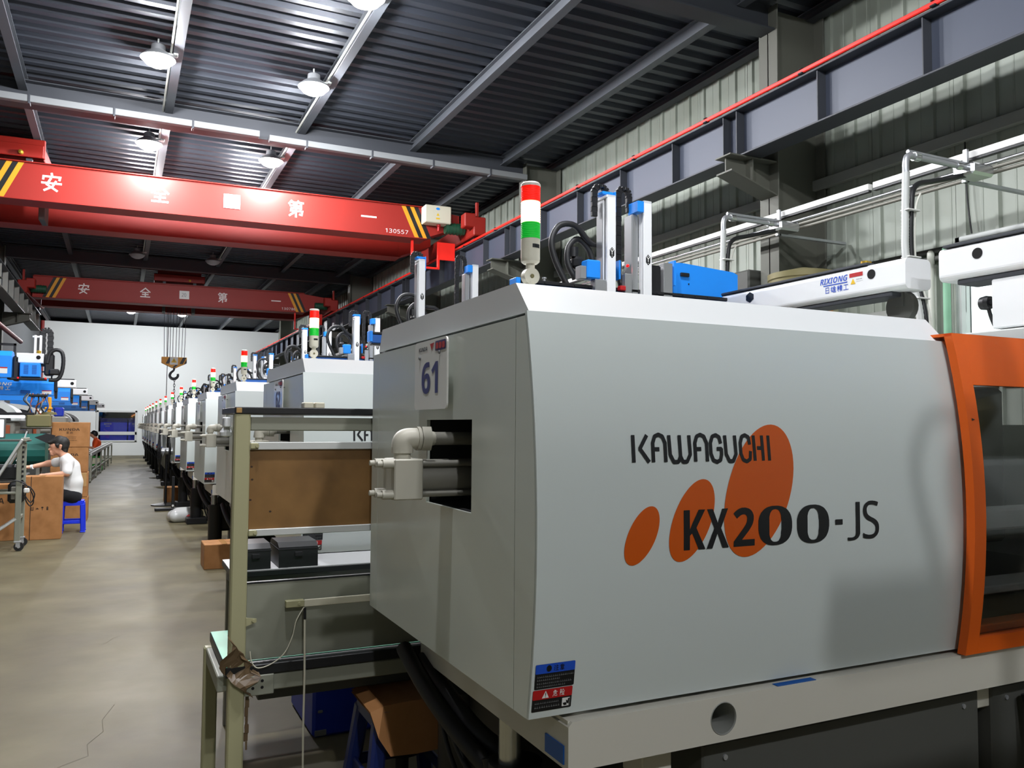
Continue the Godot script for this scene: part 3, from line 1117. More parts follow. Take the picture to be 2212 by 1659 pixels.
		cyl(st2, V(tx - 0.4, 5.85, d + 1.15), V(tx + 0.4, 5.85, d + 1.15), 0.2, -1, 20)
		bx(st2, tx - 0.5, tx - 0.4, 5.2, 6.1, d + 0.9, d + 1.4, 0.01)
		bx(st2, tx + 0.4, tx + 0.5, 5.2, 6.1, d + 0.9, d + 1.4, 0.01)
		ob("hoist_drum", st2, "cabinet_dark", t)
		t.rotation.y = -0.045
	# hook block hanging from the rear crane
	var d2 := 28.95
	var hb = thing("hook_block", "yellow and black striped hook block on steel ropes under the rear crane", "hook", V(1.56, 3.42, d2))
	var sp := S()
	for k in 8:
		var x := 1.21 + k * 0.1
		cyl(sp, V(x + 0.012 * (3.5 - k), 3.72, d2 + (0.03 if k % 2 else -0.03)), V(x, 5.75, d2 + (0.1 if k % 2 else -0.1)), 0.009, -1, 6, false)
	ob("ropes", sp, "rope", hb)
	sp = S()
	prism_d(sp, [Vector2(1.18, 3.75), Vector2(1.18, 3.56), Vector2(1.5, 3.4), Vector2(1.62, 3.4), Vector2(1.94, 3.56), Vector2(1.94, 3.75)], d2 + 0.12, d2 - 0.12)
	var cheek = ob("cheek_plate", sp, "crane_yellow", hb)
	var ff := plane_map(V(0, 0, d2 - 0.122), Vector3.RIGHT, Vector3.UP)
	for q in [[1.3, 1.4], [1.72, 1.82], [1.86, 1.94], [1.5, 1.58]]:
		sp = S()
		var lowy: float = 3.41 if q[0] == 1.5 else 3.53
		var top: float = 3.5 if q[0] == 1.5 else 3.745
		fill(sp, Geometry2D.intersect_polygons(PackedVector2Array([Vector2(q[0], lowy), Vector2(q[1], lowy), Vector2(q[1] + 0.1, top), Vector2(q[0] + 0.1, top)]), PackedVector2Array([Vector2(1.18, 3.75), Vector2(1.18, 3.56), Vector2(1.5, 3.4), Vector2(1.62, 3.4), Vector2(1.94, 3.56), Vector2(1.94, 3.75)])), ff, Vector3.BACK)
		ob("black_stripe", sp, "print_black", cheek)
	sp = S()
	bx(sp, 1.43, 1.67, 3.5, 3.74, d2 - 0.13, d2 - 0.122)
	var wl = ob("warning_plate", sp, "print_white", hb)
	sp = S()
	fill(sp, [PackedVector2Array([Vector2(1.46, 3.57), Vector2(1.64, 3.57), Vector2(1.55, 3.72)])], plane_map(V(0, 0, d2 - 0.1315), Vector3.RIGHT, Vector3.UP), Vector3.BACK)
	ob("warning_triangle", sp, "print_yellow", wl)
	sp = S()
	fill(sp, [rrect(1.54, 3.61, 1.56, 3.67, 0.005), rrect(1.54, 3.585, 1.56, 3.6, 0.005)], plane_map(V(0, 0, d2 - 0.133), Vector3.RIGHT, Vector3.UP), Vector3.BACK)
	ob("warning_mark", sp, "print_black", wl)
	sp = S()
	var hk := [V(1.56, 3.42, d2), V(1.56, 3.33, d2), V(1.47, 3.24, d2), V(1.44, 3.14, d2), V(1.49, 3.06, d2), V(1.57, 3.04, d2), V(1.65, 3.08, d2), V(1.69, 3.15, d2), V(1.68, 3.21, d2)]
	var sm := spline(hk, 5)
	for k in sm.size() - 1:
		var r := 0.045 * (1.15 - absf(k / float(sm.size()) - 0.55) * 0.9)
		cyl(sp, sm[k], sm[k + 1], r, -1, 10)
	ob("hook", sp, "hook_iron", hb)
	sp = S()
	for k in 8:
		var y := 3.06 - k * 0.09
		var ring := []
		for q in 13:
			var a := TAU * q / 12
			var off := Vector3(0.025 * cos(a), 0.055 * sin(a), 0) if k % 2 == 0 else Vector3(0, 0.055 * sin(a), 0.025 * cos(a))
			ring.append(V(1.585, y - 0.05, d2) + off)
		tube(sp, ring, 0.01, 6)
	cyl(sp, V(1.58, 2.26, d2), V(1.58, 2.36, d2), 0.045, 0.03, 12)
	ob("chain", sp, "hook_iron", hb)
	sp = S()
	tube(sp, [V(1.36, 5.9, d2 - 0.1), V(1.355, 4.0, d2 - 0.1), V(1.34, 1.2, d2 - 0.1)], 0.012, 6)
	bx(sp, 1.3, 1.38, 0.95, 1.25, d2 - 0.14, d2 - 0.06, 0.01)
	tag(ob("pendant_cable", sp, "rope"), "thin dark pendant cable hanging beside the hook block", "cable")

# ---------------------------------------------------------------- the row of injection machines
func d_front(y: float) -> float:
	var t := (y - 1.38) / 0.52
	return 1.888 + 0.012 * t - 0.053 * (1.0 - t * t)

# a plate that follows the bulging front, off metres proud of it
func shell(st, x0, x1, y0, y1, off, thick, n := 14):
	var nn := func(y): 
		var g: float = (d_front(y + 0.01) - d_front(y - 0.01)) / 0.02
		return Vector3(0, g, 1).normalized()
	for k in n:
		var a: float = lerpf(y0, y1, float(k) / n)
		var b: float = lerpf(y0, y1, float(k + 1) / n)
		var da: float = d_front(a) - off
		var db: float = d_front(b) - off
		var na = nn.call(a)
		var nb = nn.call(b)
		tri(st, V(x0, a, da), V(x1, a, da), V(x1, b, db), na, na, nb)
		tri(st, V(x0, a, da), V(x1, b, db), V(x0, b, db), na, nb, nb)
		quad(st, V(x1, a, da + thick), V(x0, a, da + thick), V(x0, b, db + thick), V(x1, b, db + thick))
		quad(st, V(x0, a, da + thick), V(x0, a, da), V(x0, b, db), V(x0, b, db + thick))
		quad(st, V(x1, a, da), V(x1, a, da + thick), V(x1, b, db + thick), V(x1, b, db))
	quad(st, V(x0, y1, d_front(y1) - off), V(x1, y1, d_front(y1) - off), V(x1, y1, d_front(y1) - off + thick), V(x0, y1, d_front(y1) - off + thick))
	quad(st, V(x0, y0, d_front(y0) - off + thick), V(x1, y0, d_front(y0) - off + thick), V(x1, y0, d_front(y0) - off), V(x0, y0, d_front(y0) - off))
	return st

func front_map(eps) -> Callable:
	return func(q): return V(q.x, q.y, d_front(q.y) - eps)

func sliced(poly: PackedVector2Array, h := 0.03) -> Array:
	var lo := poly[0]
	var hi := poly[0]
	for p in poly:
		lo = lo.min(p)
		hi = hi.max(p)
	var out := []
	var y := lo.y
	while y < hi.y:
		out.append_array(Geometry2D.intersect_polygons(poly, PackedVector2Array([Vector2(lo.x - 1, y), Vector2(hi.x + 1, y), Vector2(hi.x + 1, y + h), Vector2(lo.x - 1, y + h)])))
		y += h
	return out

func leaf(cx, cy, hw, hh, top_dx) -> PackedVector2Array:
	# tilted ellipse from its half extents and the offset of its topmost point
	var l00: float = hw
	var sxy: float = top_dx * hh
	var l10: float = sxy / hw
	var l11: float = sqrt(hh * hh - l10 * l10)
	var p := PackedVector2Array()
	for k in 56:
		var c := cos(TAU * k / 56)
		var s := sin(TAU * k / 56)
		p.append(Vector2(cx + l00 * c, cy + l10 * c + l11 * s))
	return p

const MAKER := [[12, 6, 12, 94], [105, 6, 55, 50, 115, 94], [143, 94, 143, 32, 158, 10, 184, 4, 210, 10, 227, 32, 227, 94], [143, 52, 186, 52], [255, 6, 259, 70, 282, 94, 314, 94, 330, 76, 328, 6], [330, 76, 346, 94, 374, 94, 399, 70, 396, 6], [436, 94, 436, 32, 451, 10, 477, 4, 503, 10, 520, 32, 520, 94], [436, 52, 479, 52], [623, 34, 614, 12, 590, 5, 564, 10, 548, 32, 548, 68, 564, 90, 590, 96, 616, 90, 626, 70, 626, 52, 592, 52], [656, 6, 660, 70, 682, 94, 710, 94, 733, 70, 730, 6], [840, 38, 834, 12, 808, 5, 784, 10, 770, 32, 770, 68, 785, 90, 812, 96, 838, 88, 844, 60], [872, 6, 876, 94], [936, 6, 940, 94], [896, 50, 938, 50], [986, 6, 988, 94]]

func small_lines(st, rows, f, nrm, rs := 3):
	var rng := RandomNumberGenerator.new()
	rng.seed = rs
	for r in rows:
		var x: float = r[0]
		while x < r[1]:
			var w: float = r[3] * (0.55 + 0.35 * rng.randf())
			fill(st, [PackedVector2Array([Vector2(x, r[2]), Vector2(x + w, r[2]), Vector2(x + w, r[2] + r[3] * 0.35), Vector2(x, r[2] + r[3] * 0.35)]), PackedVector2Array([Vector2(x + w * 0.3, r[2]), Vector2(x + w * 0.5, r[2]), Vector2(x + w * 0.5, r[2] + r[3]), Vector2(x + w * 0.3, r[2] + r[3])])], f, nrm)
			x += r[3] * 1.12
	return st

func hex(st, a, b, r):
	return cyl(st, a, b, r, -1, 6)

func make_machine(label):
	var t = thing("moulding_machine", label, "machine", V(0.95, 0, 1.9), "injection moulding machines in the right row")
	var st = shell(S(), 0.95, 2.6, 0.86, 1.9, 0.0, 0.012)
	var fp = ob("front_panel", st, "machine_paint", t)
	# print on the bulging front
	st = S()
	for q in [leaf(1.264, 1.309, 0.0565, 0.077, 0.03), leaf(1.43, 1.343, 0.0785, 0.1115, 0.04), leaf(1.673, 1.4195, 0.133, 0.1885, 0.055)]:
		var s2 := S()
		fill(s2, sliced(q), front_map(0.0012), Vector3.BACK)
		ob("leaf_mark", s2, "orange_print", fp)
	# the maker's letters are one part each: strokes of a letter share a number
	var which := [0, 0, 1, 1, 2, 2, 3, 3, 4, 5, 6, 7, 7, 7, 8]
	for l in 9:
		st = S()
		for i in MAKER.size():
			if which[i] != l:
				continue
			var s = MAKER[i]
			var p := PackedVector2Array()
			for k in range(0, s.size(), 2):
				p.append(Vector2(1.236 + s[k] * 0.000484, 1.5815 - s[k + 1] * 0.00083 - s[k] * 0.0000006))
			for g in Geometry2D.offset_polyline(p, 0.0056, Geometry2D.JOIN_ROUND, Geometry2D.END_ROUND):
				fill(st, sliced(g, 0.02), front_map(0.0022), Vector3.BACK)
		ob("letter", st, "print_black", fp)
	for q in [["K", 1.4, 1.474, 1.262, 1.371, "Droid Sans|700"], ["X", 1.478, 1.556, 1.262, 1.371, "Droid Sans|700"], ["2", 1.573, 1.65, 1.262, 1.371, "Droid Sans|700"], ["0", 1.664, 1.792, 1.2585, 1.372, "Droid Serif|700"], ["0", 1.812, 1.94, 1.2565, 1.37, "Droid Serif|700"], ["J", 2.018, 2.07, 1.255, 1.372, "Droid Sans|400"], ["S", 2.083, 2.152, 1.257, 1.374, "Droid Sans|400"]]:
		st = S()
		text(st, q[0], q[1], q[2], q[3], q[4], front_map(0.0022), Vector3.BACK, q[5])
		ob("letter", st, "print_black", fp)
	st = S()
	fill(st, [PackedVector2Array([Vector2(1.966, 1.306), Vector2(1.996, 1.306), Vector2(1.996, 1.322), Vector2(1.966, 1.322)])], front_map(0.0022), Vector3.BACK)
	ob("dash", st, "print_black", fp)
	# caution stickers at the lower left corner
	st = S()
	fill(st, sliced(rrect(0.958, 0.936, 1.072, 1.0, 0.003)) + sliced(rrect(0.955, 0.878, 1.069, 0.934, 0.003)), front_map(0.0012), Vector3.BACK)
	var stick = ob("caution_sticker", st, "print_black", fp)
	st = S()
	fill(st, [rrect(0.958, 0.976, 1.072, 1.0, 0.003)], front_map(0.002), Vector3.BACK)
	ob("blue_band", st, "print_blue", fp)
	st = S()
	fill(st, [rrect(0.955, 0.909, 1.069, 0.934, 0.003)], front_map(0.002), Vector3.BACK)
	ob("red_band", st, "print_red", fp)
	st = S()
	han(st, "注意", 1.01, 0.98, 0.014, 0.016, 0.003, 9, front_map(0.0026), Vector3.BACK)
	fill(st, [disc(0.996, 0.988, 0.0075, 0.0085)], front_map(0.0026), Vector3.BACK)
	ob("band_text", st, "print_black", fp)
	st = S()
	han(st, "危险", 1.012, 0.913, 0.014, 0.017, 0.006, 8, front_map(0.0026), Vector3.BACK)
	fill(st, [PackedVector2Array([Vector2(0.981, 0.912), Vector2(1.001, 0.912), Vector2(0.991, 0.931)])], front_map(0.0026), Vector3.BACK)
	fill(st, [rrect(1.041, 0.883, 1.064, 0.905, 0.001)], front_map(0.002), Vector3.BACK)
	ob("white_marks", st, "print_white", fp)
	st = S()
	fill(st, [rrect(0.99, 0.918, 0.992, 0.926, 0.0005), rrect(0.99, 0.914, 0.992, 0.916, 0.0005), PackedVector2Array([Vector2(1.043, 0.892), Vector2(1.052, 0.893), Vector2(1.055, 0.886), Vector2(1.047, 0.885)]), PackedVector2Array([Vector2(1.052, 0.9), Vector2(1.054, 0.89), Vector2(1.06, 0.889), Vector2(1.061, 0.903), Vector2(1.058, 0.903), Vector2(1.057, 0.896)]), PackedVector2Array([Vector2(1.061, 0.884), Vector2(1.063, 0.884), Vector2(1.063, 0.904), Vector2(1.061, 0.904)])], front_map(0.003), Vector3.BACK)
	ob("pictogram", st, "print_black", fp)
	st = S()
	small_lines(st, [[0.964, 1.066, 0.966, 0.005], [0.964, 1.03, 0.958, 0.005], [0.964, 1.06, 0.949, 0.005], [0.964, 1.045, 0.941, 0.005], [0.962, 1.032, 0.898, 0.0045], [0.962, 1.032, 0.887, 0.006]], front_map(0.0022), Vector3.BACK)
	ob("small_print", st, "print_grey", fp)
	# aisle face: three sheets with narrow joints, the middle one cut out for the mould-height cylinder
	var hole := PackedVector2Array([Vector2(2.262, 1.338), Vector2(2.66, 1.338), Vector2(2.66, 1.617), Vector2(2.262, 1.617)])
	for q in [[1.905, 1.963, 0], [1.966, 2.46, 1], [2.46, 3.238, 1], [3.241, 3.33, 0]]:
		var pl := PackedVector2Array()
		if q[0] < 1.95:
			for k in 11:
				var y := lerpf(0.858, 1.888, k / 10.0)
				pl.append(Vector2(d_front(y) + 0.006, y))
			pl.append(Vector2(q[1], 1.888))
			pl.append(Vector2(q[1], 0.858))
		else:
			pl = PackedVector2Array([Vector2(q[0], 0.858), Vector2(q[1], 0.858), Vector2(q[1], 1.888), Vector2(q[0], 1.888)])
		for g in Geometry2D.clip_polygons(pl, hole) if q[2] else [pl]:
			st = S()
			prism_x(st, g, 0.95, 0.962)
			ob("end_panel", st, "machine_side", t)
	st = S()
	bx(st, 0.964, 0.97, 0.87, 1.888, 1.93, 3.33)
	var inner := S()
	for q in [[0.97, 1.5, 1.617, 1.63, 2.26, 2.66], [0.97, 1.5, 1.325, 1.338, 2.26, 2.66], [0.97, 1.5, 1.338, 1.617, 2.25, 2.262], [0.97, 1.5, 1.338, 1.617, 2.66, 2.672], [1.5, 1.51, 1.325, 1.63, 2.25, 2.67]]:
		bx(inner, q[0], q[1], q[2], q[3], q[4], q[5])
	ob("cutout_liner", inner, "black_matte", t)
	# hydraulic cylinder of the toggle, sticking out of the cut-out
	st = S()
	bx(st, 0.756, 0.848, 1.37, 1.495, 2.40, 2.52, 0.004)
	var blk = ob("cylinder_head", st, "block_paint", t)
	for y in [1.387, 1.48]:
		for d in [2.418, 2.5]:
			st = S()
			hex(st, V(0.756, y, d), V(0.722, y, d), 0.0155)
			cyl(st, V(0.722, y, d), V(0.706, y, d), 0.009, 0.008, 10)
			ob("nut", st, "block_paint", blk)
	st = S()
	cyl(st, V(0.848, 1.432, 2.46), V(1.49, 1.432, 2.46), 0.05, -1, 24)
	for y in [1.387, 1.48]:
		for d in [2.418, 2.5]:
			cyl(st, V(0.848, y, d), V(1.49, y, d), 0.01, -1, 8)
	ob("cylinder_barrel", st, "iron_grey", t)
	st = S()
	cyl(st, V(0.795, 1.495, 2.45), V(0.795, 1.512, 2.45), 0.026, -1, 16)
	cyl(st, V(0.795, 1.512, 2.45), V(0.795, 1.53, 2.45), 0.035, -1, 8)
	tube(st, spline([V(0.795, 1.515, 2.45), V(0.797, 1.545, 2.45), V(0.812, 1.556, 2.45), V(0.85, 1.557, 2.45)], 5), 0.034, 10)
	cyl(st, V(0.84, 1.557, 2.45), V(0.85, 1.557, 2.45), 0.038, -1, 14)
	hex(st, V(0.852, 1.557, 2.45), V(0.882, 1.557, 2.45), 0.043)
	cyl(st, V(0.882, 1.557, 2.45), V(0.9, 1.557, 2.45), 0.025, 0.021, 12)
	ob("elbow_fitting", st, "block_paint", t)
	st = S()
	cyl(st, V(0.895, 1.557, 2.45), V(1.49, 1.557, 2.45), 0.021, -1, 14)
	ob("oil_pipe", st, "iron_grey", t)
	# hood with a sloping front
	st = S()
	prism_x(st, [Vector2(1.918, 1.9), Vector2(3.3, 1.9), Vector2(3.26, 1.989), Vector2(2.0, 1.989)], 0.966, 2.6)
	ob("hood", st, "hood_paint", t)
	st = S()
	bx(st, 0.985, 2.58, 1.88, 1.902, 1.96, 3.28)
	bx(st, 0.965, 2.6, 0.87, 1.88, 2.72, 3.32)
	bx(st, 1.52, 2.6, 0.87, 1.88, 1.97, 2.72)
	ob("inner_frame", st, "black_matte", t)
	# front door: orange frame that follows the same bulge
	st = shell(S(), 2.545, 2.602, 0.85, 1.925, 0.046, 0.03)
	shell(st, 2.602, 4.0, 1.748, 1.925, 0.046, 0.03, 4)
	shell(st, 2.602, 4.0, 0.85, 0.905, 0.046, 0.03, 2)
	shell(st, 3.94, 4.0, 0.905, 1.748, 0.046, 0.03)
	bx(st, 2.545, 4.0, 1.915, 1.925, d_front(1.92) - 0.045, d_front(1.92) + 0.08)
	bx(st, 2.61, 3.94, 0.905, 0.93, 1.86, 1.93, 0.004)
	var dr = ob("door", st, "orange", t)
	st = shell(S(), 2.6, 3.945, 0.9, 1.75, 0.03, 0.006)
	ob("door_pane", st, "pane", dr)
	st = S()
	fill(st, [PackedVector2Array([Vector2(2.565, 1.635), Vector2(2.58, 1.63), Vector2(2.565, 1.626)])], front_map(0.0475), Vector3.BACK)
	ob("scratch", st, "print_black", dr)
	# behind the pane: fixed platen, lug, guide rail, dark trough
	st = S()
	bx(st, 2.72, 2.84, 1.0, 1.86, 2.02, 3.1, 0.01)
	bx(st, 2.62, 2.72, 0.95, 1.86, 2.25, 3.0, 0.008)
	ob("platen", st, "steel_pale", t)
	st = S()
	bx(st, 2.66, 2.72, 1.62, 1.7, 2.01, 2.2, 0.006)
	prism_d(st, [Vector2(2.72, 1.42), Vector2(2.67, 1.42), Vector2(2.64, 1.45), Vector2(2.64, 1.49), Vector2(2.67, 1.52), Vector2(2.72, 1.52)], 2.04, 1.99)
	cyl(st, V(2.672, 1.47, 1.989), V(2.672, 1.47, 1.985), 0.012, -1, 14)
	ob("lug", st, "steel_pale", t)
	st = S()
	bx(st, 2.58, 3.9, 1.235, 1.31, 1.93, 2.02, 0.008)
	bx(st, 2.62, 3.9, 1.0, 1.03, 1.96, 2.1, 0.005)
	ob("guide_rail", st, "galv_pale", t)
	st = S()
	bx(st, 2.84, 3.94, 0.87, 0.99, 1.98, 3.2)
	bx(st, 2.86, 3.94, 1.05, 1.8, 2.6, 3.2, 0.02)
	ob("mould", st, "black", t)
	st = S()
	bx(st, 2.62, 4.0, 0.86, 1.9, 3.26, 3.32)
	bx(st, 2.62, 4.0, 1.86, 1.9, 1.95, 3.3)
	ob("rear_guard", st, "machine_side", t)
	# injection side
	st = S()
	prism_x(st, [Vector2(1.86, 0.87), Vector2(3.3, 0.87), Vector2(3.3, 1.55), Vector2(3.2, 1.62), Vector2(1.96, 1.62), Vector2(1.86, 1.55)], 4.03, 5.95)
	ob("injection_cover", st, "machine_paint", t)
	st = S()
	lathe(st, V(5.55, 1.62, 2.62), Vector3.UP, [[0.1, 0.0], [0.1, 0.3], [0.29, 0.62], [0.3, 1.3], [0.31, 1.31], [0.31, 1.36], [0.05, 1.42], [0.0, 1.42]], 28)
	ob("hopper", st, "lid_olive", t)
	# base frame
	var face := PackedVector2Array([Vector2(1.05, 0.722), Vector2(5.95, 0.722), Vector2(5.95, 0.832), Vector2(5.94, 0.846), Vector2(1.062, 0.846), Vector2(1.05, 0.834)])
	var ring := disc(1.548, 0.785, 0.043, 0.043, 28)
	st = S()
	for half in [PackedVector2Array([Vector2(0, 0), Vector2(1.548, 0), Vector2(1.548, 2), Vector2(0, 2)]), PackedVector2Array([Vector2(1.548, 0), Vector2(9, 0), Vector2(9, 2), Vector2(1.548, 2)])]:
		for g in Geometry2D.intersect_polygons(face, half):
			for h in Geometry2D.clip_polygons(g, ring):
				prism_d(st, h, 1.862, 1.85)
	bx(st, 1.05, 1.062, 0.722, 0.835, 1.851, 2.98, 0.002)
	bx(st, 1.055, 5.95, 0.835, 0.846, 1.862, 2.98)
	bx(st, 1.055, 5.95, 0.722, 0.73, 1.862, 2.98)
	bx(st, 5.94, 5.95, 0.722, 0.846, 1.862, 2.98)
	bx(st, 1.055, 5.95, 0.722, 0.846, 2.96, 2.98)
	var bf = ob("base_frame", st, "base_paint", t)
	st = S()
	lathe(st, V(1.548, 0.785, 1.852), Vector3.FORWARD, [[0.046, -0.002], [0.044, -0.004], [0.042, 0.0], [0.042, 0.09], [0.0, 0.09]], 28)
	ob("lifting_hole", st, "steel_pale", bf)
	st = S()
	bx(st, 1.046, 1.05, 0.735, 0.782, 1.87, 1.97)
	ob("base_sticker", st, "robot_blue_dark", bf)
	st = S()
	bx(st, 1.75, 1.9, 0.8465, 0.848, 1.852, 1.875)
	ob("base_sticker", st, "robot_blue_dark", bf)
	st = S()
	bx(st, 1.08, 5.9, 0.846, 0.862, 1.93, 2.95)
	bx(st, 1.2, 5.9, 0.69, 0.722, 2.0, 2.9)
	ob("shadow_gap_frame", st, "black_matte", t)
	# lower cabinets set back under the base
	for q in [[1.53, 2.73], [2.8, 4.2], [4.25, 5.85]]:
		st = S()
		bx(st, q[0], q[1], 0.06, 0.69, 1.92, 2.9, 0.006)
		var cp = ob("lower_cabinet", st, "cabinet_dark", t)
		st = S()
		for x in [q[0] + 0.08, q[1] - 0.08]:
			cyl(st, V(x, 0.645, 1.921), V(x, 0.645, 1.915), 0.008, -1, 10)
		ob("screws", st, "galv", cp)
	st = S()
	for x in [1.38, 2.765, 4.225, 5.9]:
		for d in [1.98, 2.86]:
			bx(st, x - 0.05, x + 0.05, 0.62, 0.722, d - 0.05, d + 0.05, 0.004)
			cyl(st, V(x, 0.05, d), V(x, 0.63, d), 0.025, -1, 10)
			cyl(st, V(x, 0.0, d), V(x, 0.05, d), 0.08, 0.06, 16)
	ob("levelling_feet", st, "base_paint", t)
	# what hangs under the clamp end: accumulator, motor, hoses
	st = S()
	cyl(st, V(1.12, 0.56, 2.34), V(1.12, 0.72, 2.34), 0.036, -1, 18)
	ob("accumulator_neck", st, "chrome", t)
	st = S()
	cyl(st, V(1.14, 0.1, 2.34), V(1.14, 0.56, 2.34), 0.085, -1, 20)
	bx(st, 1.18, 1.5, 0.2, 0.66, 2.5, 2.85, 0.03)
	cyl(st, V(1.2, 0.3, 2.9), V(1.2, 0.62, 2.9), 0.1, -1, 16)
	bx(st, 1.0, 1.3, 0.0, 0.1, 2.2, 2.5, 0.01)
	ob("pump_unit", st, "black", t)
	for q in [[[0.99, 0.76, 3.0, 0.03], [1.0, 0.68, 2.8], [1.03, 0.6, 2.6], [1.1, 0.5, 2.42], [1.2, 0.4, 2.38]], [[1.04, 0.72, 2.95, 0.035], [1.06, 0.66, 2.75], [1.1, 0.58, 2.55], [1.2, 0.5, 2.45]], [[1.03, 0.62, 2.66, 0.011], [1.05, 0.5, 2.55], [1.1, 0.42, 2.4], [1.18, 0.38, 2.3]], [[1.05, 0.58, 2.6, 0.011], [1.06, 0.46, 2.52], [1.1, 0.34, 2.4], [1.18, 0.28, 2.3]], [[1.02, 0.66, 2.72, 0.009], [1.03, 0.5, 2.62], [1.07, 0.36, 2.5], [1.16, 0.2, 2.38]], [[1.08, 0.55, 2.42, 0.02], [1.1, 0.4, 2.38], [1.12, 0.2, 2.36], [1.2, 0.1, 2.36]]]:
		var pts := []
		for p in q:
			pts.append(V(p[0], p[1], p[2]))
		st = S()
		tube(st, spline(pts, 5), q[0][3], 8)
		ob("hose", st, "rubber", t)
	st = S()
	tube(st, spline([V(3.05, 0.66, 1.88), V(3.15, 0.4, 1.8), V(3.4, 0.3, 1.82), V(3.6, 0.55, 1.88)], 6), 0.03, 8)
	tube(st, spline([V(2.95, 0.66, 1.88), V(3.0, 0.3, 1.78), V(3.3, 0.14, 1.8), V(3.75, 0.4, 1.88)], 6), 0.03, 8)
	ob("hose", st, "rubber", t)
	return t

func make_tower(label):
	var x := 1.045
	var d := 2.07
	var t = thing("signal_tower", label, "signal light", V(x, 1.99, d), "signal towers on the machine hoods")
	var o := V(x, 1.99, d)
	var st := S()
	lathe(st, o, Vector3.UP, [[0.026, 0.0], [0.026, 0.004], [0.014, 0.006], [0.013, 0.02]], 18)
	cyl(st, o + Vector3(0, 0.034, 0.012), o + Vector3(0, 0.034, -0.012), 0.024, -1, 24)
	cyl(st, o + Vector3(0, 0.034, 0.0), o + Vector3(0, 0.08, 0.0), 0.013, -1, 14)
	ob("knuckle", st, "tower_cream", t)
	st = S()
	cyl(st, o + Vector3(0, 0.034, 0.0125), o + Vector3(0, 0.034, 0.014), 0.006, -1, 12)
	ob("pivot_screw", st, "lid_olive", t)
	st = S()
	lathe(st, o, Vector3.UP, [[0.0, 0.07], [0.02, 0.07], [0.0265, 0.076], [0.0275, 0.085], [0.0275, 0.141], [0.0, 0.141]], 28)
	var bd = ob("body", st, "tower_cream", t)
	st = S()
	for k in 6:
		var a0 := PI / 2 + 0.25 - k * 0.16
		var a1 := a0 - 0.16
		quad(st, o + Vector3(cos(a0) * 0.0278, 0.113, sin(a0) * 0.0278), o + Vector3(cos(a1) * 0.0278, 0.113, sin(a1) * 0.0278), o + Vector3(cos(a1) * 0.0278, 0.124, sin(a1) * 0.0278), o + Vector3(cos(a0) * 0.0278, 0.124, sin(a0) * 0.0278))
	ob("rating_label", st, "print_black", bd)
	var seg := [["green_lens", "tower_green", 0.141, 0.188], ["amber_lens", "tower_amber", 0.188, 0.248], ["red_lens", "tower_red", 0.248, 0.292]]
	for s in seg:
		st = S()
		var pr := [[0.0, s[2]]]
		var n := 9
		for k in n:
			var a: float = lerpf(s[2], s[3], float(k) / n)
			var b: float = lerpf(s[2], s[3], float(k + 1) / n)
			pr.append([0.0268, a + 0.0005])
			pr.append([0.0278, a + (b - a) * 0.3])
			pr.append([0.0278, a + (b - a) * 0.7])
		pr.append([0.0268, s[3]])
		pr.append([0.0, s[3]])
		lathe(st, o, Vector3.UP, pr, 28)
		ob(s[0], st, s[1], t)
	st = S()
	lathe(st, o, Vector3.UP, [[0.0285, 0.292], [0.0285, 0.299], [0.024, 0.304], [0.0, 0.305]], 28)
	ob("cap", st, "tower_cap", t)
	var l := OmniLight3D.new()
	l.name = "amber_light"
	l.light_color = Color(1.0, 0.6, 0.25)
	l.light_energy = 0.03
	l.light_size = 0.02
	l.omni_range = 20.0
	l.omni_attenuation = 2.0
	l.shadow_enabled = true
	t.add_child(l)
	l.position = Vector3(0, 0.218, 0.0)
	return t

func make_sign(label, digits):
	var t = thing("number_sign", label, "sign", V(0.931, 1.65, 2.565), "number plates on the machine ends")
	var st := S()
	# written for a reader who faces +x: u runs towards the camera
	var o := V(0.925, 1.651, 2.721)
	var u := Vector3(0, 0, 1)
	var n := Vector3(-1, 0, 0)
	prism(st, rrect(0.0, 0.0, 0.31, 0.231, 0.018), o + Vector3(0.006, 0, 0), u, Vector3.UP, Vector3(-0.006, 0, 0))
	var pl = ob("plate", st, "sign_white", t)
	st = S()
	for q in [[0.055, 0.176], [0.245, 0.184]]:
		cyl(st, o + u * q[0] + Vector3.UP * q[1], o + u * q[0] + Vector3.UP * q[1] + n * 0.005, 0.007, 0.005, 10)
		cyl(st, o + u * q[0] + Vector3.UP * q[1], o + u * q[0] + Vector3.UP * q[1] - n * 0.03, 0.005, 0.005, 8)
	ob("bolts", st, "print_grey", t)
	var f := plane_map(o + n * 0.0012, u, Vector3.UP)
	st = S()
	text(st, "KUNDA", 0.045, 0.13, 0.197, 0.211, f, n, "Droid Sans|700")
	ob("name", st, "print_black", pl)
	st = S()
	fill(st, [PackedVector2Array([Vector2(0.155, 0.217), Vector2(0.196, 0.219), Vector2(0.172, 0.194)])], f, n)
	ob("red_triangle", st, "print_red", pl)
	st = S()
	fill(st, [rrect(0.204, 0.19, 0.302, 0.222, 0.006)], f, n)
	ob("purple_field", st, "print_purple", pl)
	st = S()
	fill(st, [rrect(0.212, 0.196, 0.236, 0.216, 0.004), rrect(0.241, 0.196, 0.265, 0.216, 0.004), rrect(0.27, 0.196, 0.294, 0.216, 0.004)], plane_map(o + n * 0.0018, u, Vector3.UP), n)
	ob("field_marks", st, "print_red", pl)
	if digits != "":
		st = S()
		text(st, digits, 0.076, 0.232, 0.052, 0.158, f, n, "Droid Sans|700")
		ob("digits", st, "print_navy", pl)
	return t

